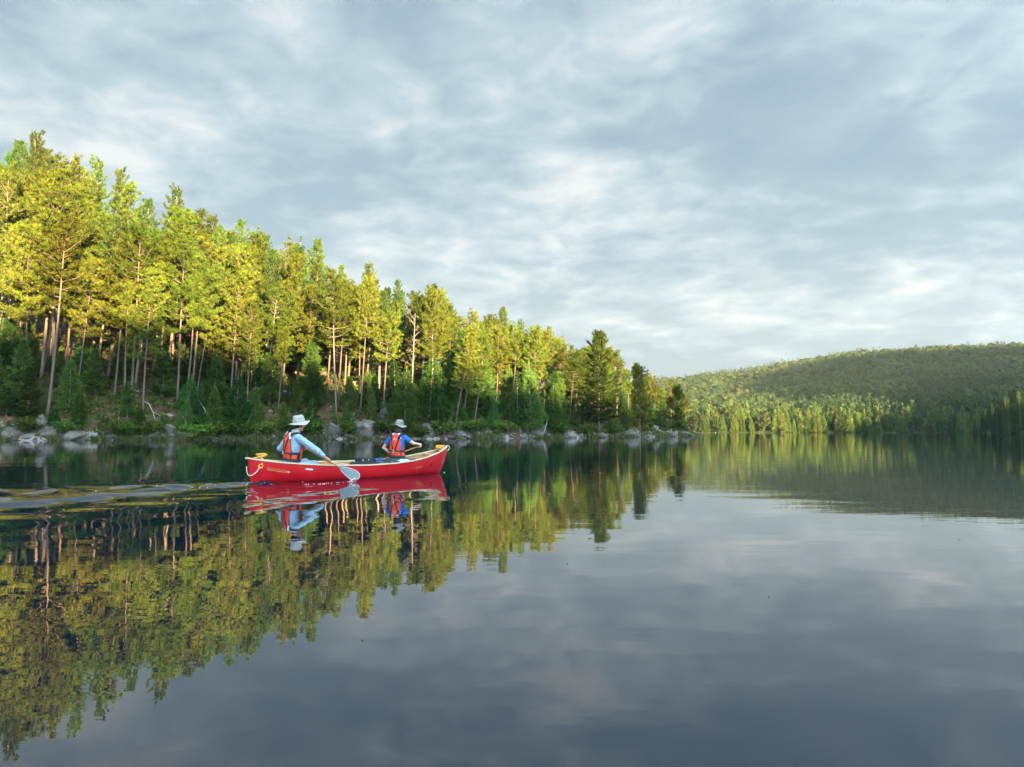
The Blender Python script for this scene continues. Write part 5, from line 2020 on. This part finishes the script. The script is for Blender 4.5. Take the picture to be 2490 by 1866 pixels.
    mb.ell(FR @ c0, (0.007, 0.042, 0.017), FR.to_3x3(), 16, 8)
    vp(mb, 'badge', 'logo')
    return root, FR


man_r = Vector((-0.975, -0.47, 0.415))
man_l = Vector((-1.19, 0.03, 0.625))
pd = (man_r - man_l).normalized()
# lower hand: palm on top of the shaft; upper hand closed over the grip
paddler('m', (-1.52, -0.01, 0.30), R(-6), R(4), R(4), 1.06, (0.02, 0, 0.0), R(-4), man_l, man_r, (-1.56, 0.36, 0.60), (-1.175, -0.41, 0.60),
        -pd.cross(Vector((0, 0, 1))) , -pd, (-0.3, 0.35, 0.85), (-0.55, 0.35, 0.8),
        'man in pale blue shirt and pale brimmed hat paddling from the stern seat', 'skin_m', 'denim', 'tan_pants', 'hat_m', 'hair_m', (0.108, 0.130, 0.086, 0.84), (R(-15), R(2)), True,
        [(-1.10, 0.17, 0.34), (-1.10, -0.17, 0.34)], [(-0.84, 0.15, 0.0), (-0.84, -0.15, 0.0)])
mp = aboard('paddle', man_l)
tag(mp, 'wooden shaft paddle with grey blade dripping beside the red hull', 'paddle', 'canoe paddles')
cam_dir = (CANM.to_3x3().inverted() @ Vector((0.25, -1, 0.15))).normalized()
TIP = paddle(mp, man_l, pd, 1.34, cam_dir)

wr_, wl_ = Vector((1.40, -0.30, 0.655)), None
wd_ = Vector((-0.50, 0.78, -0.37)).normalized()
wl_ = wr_ + wd_ * 0.66
paddler('f', (1.00, 0.01, 0.285), R(30), R(5), R(0), 1.03, (0.0, 0, -0.005), R(-8), wl_, wr_, (0.90, 0.345, 0.575), (1.25, -0.265, 0.715),
        wd_ * -1, wd_.cross(Vector((0, 0, 1))) , (-0.6, -0.1, 0.8), (-0.1, -0.5, 0.85),
        'woman in blue t-shirt and grey brimmed hat paddling from the bow seat', 'skin_f', 'blue', 'grey_pants', 'hat_f', 'hair_f', (0.101, 0.112, 0.070, 0.80), (R(-4), R(5)), False,
        [(1.40, 0.17, 0.31), (1.40, -0.13, 0.31)], [(1.64, 0.12, 0.02), (1.64, -0.10, 0.02)])
wp = aboard('paddle', wr_)
tag(wp, 'wooden paddle held across the bow by the woman', 'paddle', 'canoe paddles')
paddle(wp, wr_, wd_, 1.42, Vector((0, 0, 1)))


# ------------------------------------------------------------------ the load amidships
def load(name, label, cat, origin, mb, mat, voxel=0.014, wr=0.014, extra=()):
    root = aboard(name, origin)
    tag(root, label, cat)
    part(root, grow(mb, voxel, 3, wr, 9.0, hash(name) % 17), 'bag_body' if 'pack' in name or 'bag' in name else 'cloth', MT[mat])
    for nm, m2, mt in extra:
        part(root, m2, nm, MT[mt])
    return root


mb = MB()
mb.cap((-0.04, 0.07, 0.19), 0.13, (0.36, 0.02, 0.20), 0.14)
mb.cap((-0.02, -0.15, 0.19), 0.12, (0.38, -0.16, 0.20), 0.13)
for cx, cy, cz, tl, sx_ in ((0.10, 0.10, 0.345, 38, 1.0), (0.40, 0.03, 0.335, 24, 0.85), (0.22, -0.12, 0.31, -15, 0.8), (0.30, 0.12, 0.32, 60, 0.7)):
    mb.ell((cx, cy, cz), (0.10 * sx_, 0.028, 0.075 * sx_), Matrix.Rotation(R(tl), 3, 'Y') @ Matrix.Rotation(R(18), 3, 'X'), 12, 8)
st = MB()
st.tube([(-0.02, -0.05, 0.27), (-0.08, -0.10, 0.285), (-0.14, -0.16, 0.25)], 0.012, 6)
st2 = MB()
st2.tube([(0.18, -0.2, 0.27), (0.26, -0.26, 0.29), (0.36, -0.24, 0.285)], 0.012, 6)
load('black_pack', 'black soft pack with raised straps lying amidships in the canoe', 'pack', (0.2, 0, 0), mb, 'pack', extra=(('shoulder_strap', st, 'web'), ('shoulder_strap', st2, 'web')))
mb = MB()
mb.cap((0.48, 0.10, 0.18), 0.14, (0.74, 0.06, 0.20), 0.14)
mb.cap((0.50, -0.15, 0.18), 0.13, (0.76, -0.16, 0.20), 0.13)
bk = MB()
bk.tube([(0.66, -0.30, 0.22), (0.67, -0.2, 0.325), (0.68, 0.0, 0.335), (0.68, 0.2, 0.30)], 0.010, 6)
load('dry_bag', 'slate blue dry bag just behind the woman', 'bag', (0.7, 0, 0), mb, 'slate', extra=(('strap', bk, 'web'),))
mb = MB()
mb.ell((0.64, 0.20, 0.335), (0.075, 0.05, 0.022), None, 12, 8)
mb.ell((0.70, 0.15, 0.345), (0.05, 0.06, 0.024), None, 12, 8)
load('blue_cloth', 'crumpled bright blue cloth on top of the dry bag', 'cloth', (0.67, 0.2, 0.3), mb, 'bluecloth', 0.008, 0.01)
mb = MB()
mb.cap((1.45, -0.05, 0.17), 0.12, (1.95, -0.03, 0.26), 0.11)
load('foam_pad_bag', 'dark blue bag lying ahead of the woman towards the bow', 'bag', (1.7, 0, 0.1), mb, 'slate', 0.014, 0.01)
mb = MB()
mb.ell((0.42, -0.30, 0.26), (0.10, 0.05, 0.03), None, 12, 8)
load('white_bag', 'small white bag tucked along the near gunwale amidships', 'bag', (0.42, -0.3, 0.22), mb, 'map', 0.008, 0.012)
mapo = aboard('folded_map', (1.0, -0.26, 0.34))
tag(mapo, 'folded pale green map lying beside the hip of the woman', 'map')
mb = MB()
G = []
for i in range(7):
    row = []
    for j in range(5):
        u, v = i / 6 - 0.5, j / 4 - 0.5
        row.append(Vector((1.0 + 0.27 * u, -0.27 + 0.15 * v, 0.352 + 0.03 * v + 0.012 * math.cos(u * 9) + 0.015 * u)))
    G.append(row)
mb.grid(G)
mb.grid([[v - Vector((0, 0, 0.006)) for v in r] for r in G])
part(mapo, mb, 'sheet', MT['map'], False)


# ------------------------------------------------------------------ drips and bubbles
def splash():
    mb = MB()
    rs = np.random.RandomState(8)
    tip = CANM @ Vector(TIP)
    tip = tip - Vector((0.07, 0, 0))
    low = Vector((tip.x - 0.10, tip.y - 0.02, 0.0))
    pts, rad = [], []
    for i in range(9):
        f = i / 8
        p = tip.lerp(low, f) + Vector((rs.normal() * 0.010, rs.normal() * 0.008, 0))
        pts.append(p); rad.append(0.004 + 0.007 * rs.rand())
    mb.tube(pts, rad, 6)
    for k in range(26):
        f = rs.rand()
        p = tip.lerp(low, f) + Vector((rs.normal() * 0.022, rs.normal() * 0.02, rs.normal() * 0.01))
        mb.ell(p, (0.006, 0.006, 0.007), None, 6, 5)
    o = mb.build('paddle_drips', MT['foam'])
    tag(o, 'string of bright water drops falling from the grey paddle blade', 'drops', kind='stuff')
    mb = MB()
    def dab(p, a, b):
        mb.ell((p[0], p[1], p[2]), (a, b, 0.006), None, 8, 5)
    C0 = np.array(CAN_C)
    for k in range(70):
        u = rs.rand()
        if u < 0.55:                       # along the track astern
            a, b = -2.1 - 3.0 * rs.rand() ** 2.0, rs.normal() * 0.26 - 0.1
        elif u < 0.57:                     # along the near side aft
            a, b = -2.3 + 1.1 * rs.rand(), -(0.30 + abs(rs.normal()) * 0.10)
        else:                              # the line the drips leave on the water
            a, b = -0.7 - 1.1 * rs.rand(), -1.02 - 0.03 * rs.normal()
        q = C0 + FW * a + PT * b
        zz = float(wake_h(np.array([q[0]]), np.array([q[1]]))[0][0])
        r_ = 0.002 + 0.004 * rs.rand() ** 2.0
        dab((q[0], q[1], zz + 0.002), r_ * rs.uniform(1, 2.2), r_)
    q = C0 + FW * 2.33
    dab((q[0] + 0.05, q[1], 0.01), 0.022, 0.02)
    o = mb.build('wake_bubbles', MT['foam'])
    tag(o, 'scattered white bubbles floating in the wake behind the canoe', 'bubbles', kind='stuff')


def specks():
    mb = MB()
    rs = np.random.RandomState(14)
    for k in range(45):
        y = 3.0 + 26 * rs.rand() ** 1.3
        x = (rs.uniform(500, 2450) - 1245) / FPX * y
        r_ = rs.uniform(0.002, 0.0045)
        mb.ell((x, y, 0.002), (r_ * rs.uniform(1, 2.5), r_, 0.003), Matrix.Rotation(rs.uniform(0, 3.1), 3, 'Z'), 6, 4)
    o = mb.build('floating_specks', MT['hair_m'])
    tag(o, 'tiny dark bits of bark and insects floating on the calm water', 'specks', kind='stuff')


specks()

splash()


# ------------------------------------------------------------------ what each tree is called
ONES = ['', 'first', 'second', 'third', 'fourth', 'fifth', 'sixth', 'seventh', 'eighth', 'ninth', 'tenth', 'eleventh', 'twelfth', 'thirteenth', 'fourteenth', 'fifteenth', 'sixteenth', 'seventeenth', 'eighteenth', 'nineteenth']
TENS = {2: ('twenty', 'twentieth'), 3: ('thirty', 'thirtieth'), 4: ('forty', 'fortieth'), 5: ('fifty', 'fiftieth'), 6: ('sixty', 'sixtieth'), 7: ('seventy', 'seventieth'), 8: ('eighty', 'eightieth'), 9: ('ninety', 'ninetieth'), 10: ('hundred', 'hundredth')}


def nth(n):
    if n < 20:
        return ONES[n]
    t, o = divmod(n, 10)
    return TENS[t][1] if o == 0 else TENS[t][0] + '-' + ONES[o]


SOLO_LABELS = ['big layered white pine with broad dark boughs on the point', 'dense conical green cedar at the water right behind the woman', 'tall narrow cedar above the undercut boulder', 'dark narrow spruce near the tip of the rocky point',
               'spreading young white pine hanging over the upright slab', 'dense bushy cedar above the wide pale ledge', 'broad low cedar above the low grey slab', 'bushy cedar just left of the lime green shrub', 'dark cedar at the water halfway between lime shrub and stern',
               'tall dark cedar at the water above the canoe stern', 'cedar at the water just left of the hat of the man', 'low cedar directly behind the shoulders of the man', 'round cedar at the water just right of the face of the man', 'small cedar left of the broad pale slab',
               'small pointed young pine above the broad pale slab', 'cedar at the water above the yellow bow rope', 'low feathery young pine beside the driftwood log', 'cedar at the water right of the driftwood log', 'cedar between the undercut boulder and the layered pine', 'small feathery pine just left of the layered white pine',
               'dark spruce just right of the layered white pine', 'last cedar at the tip of the rocky point', 'spruce between the layered pine and the point spruce', 'cedar at the foot of the strongly leaning pine', 'small cedar beside the narrow pale rock', 'feathery young pine above the large cracked boulder', 'small cedar right of the rounded pale boulder',
               'dead forked grey pine rising behind the conical cedar', 'cedar just left of the tall narrow cedar', 'shaded young white pine up the bank left of the man', 'shaded layered white pine up the bank right of the man', 'shaded young white pine up the bank above the rounded boulder', 'shaded young white pine left of the trunk cluster', 'shaded young white pine right of the trunk cluster',
               'small round cedar at the water left of the layered pine', 'small round cedar at the water under the layered pine', 'small round cedar just right of the driftwood log', 'small round cedar at the water left of the pale slab', 'small round cedar at the water behind the canoe stern']
ROWS = {'skyline': ('{0} whose sunlit top is {1} of its kind along the skyline from the left', 'sunlit skyline trees of the left shore'),
        'front': ('{0} with bare lower trunk in the front row, {1} of those from the left', 'front row of pines on the left shore'),
        'behind': ('{0} standing deeper in the left wood, {1} such tree from the left', 'trees standing in the left wood'),
        'understorey': ('small shaded {0} filling in under the pines, {1} such from the left', 'young trees under the pines')}
by = {}
for r, spec, cpx in FOREST:
    by.setdefault((spec[1], SP[spec[0]]), []).append((cpx, r))
k = 0
for r, spec, cpx in FOREST:
    if spec[1] == 'shore':
        tag(r, SOLO_LABELS[k], 'tree', 'trees along the waterline')
        k += 1
for (row, sp), L in by.items():
    if row == 'shore':
        continue
    for i, (c_, r) in enumerate(sorted(L, key=lambda q: q[0])):
        tag(r, ROWS[row][0].format(sp, nth(i + 1)), 'tree', ROWS[row][1])
cnt = {}
for r, leafy, row, p_ in sorted(FARROW, key=lambda q: q[3]):
    kk = (leafy, row)
    cnt[kk] = cnt.get(kk, 0) + 1
    tag(r, '{} {} far shore, {} such from the left'.format('rounded broadleaf tree' if leafy else 'pointed conifer', 'at the waterline of the' if row == 0 else 'in the second row on the', nth(cnt[kk])), 'tree', 'trees along the far shore')
cnt = {}
for r, kind, p_ in sorted(RIGHTROW, key=lambda q: q[2]):
    cnt[kind] = cnt.get(kind, 0) + 1
    tag(r, 'dark shaded {} on the right shore point, {} of them from the left'.format('spruce' if kind == 'spr' else 'pine', nth(cnt[kind])), 'tree', 'dark trees on the right point')
for o in bpy.data.objects:
    if '_o' in o:
        del o['_o']

# ------------------------------------------------------------------ the air over the lake
def build_haze():
    mb = MB()
    mb.box((260, 400, 119), (2400, 2300, 247))
    m, n, l = mat_new('lake_air')
    out = n.new('ShaderNodeOutputMaterial')
    v = n.new('ShaderNodeVolumePrincipled')
    v.inputs['Color'].default_value = (0.78, 0.87, 0.95, 1)
    v.inputs['Density'].default_value = 0.00008
    v.inputs['Anisotropy'].default_value = 0.1
    l.new(v.outputs[0], out.inputs['Volume'])
    o = mb.build('haze', m, smooth=False)
    tag(o, 'thin blue evening haze lying over the lake and far hill', 'haze', kind='stuff')


build_haze()
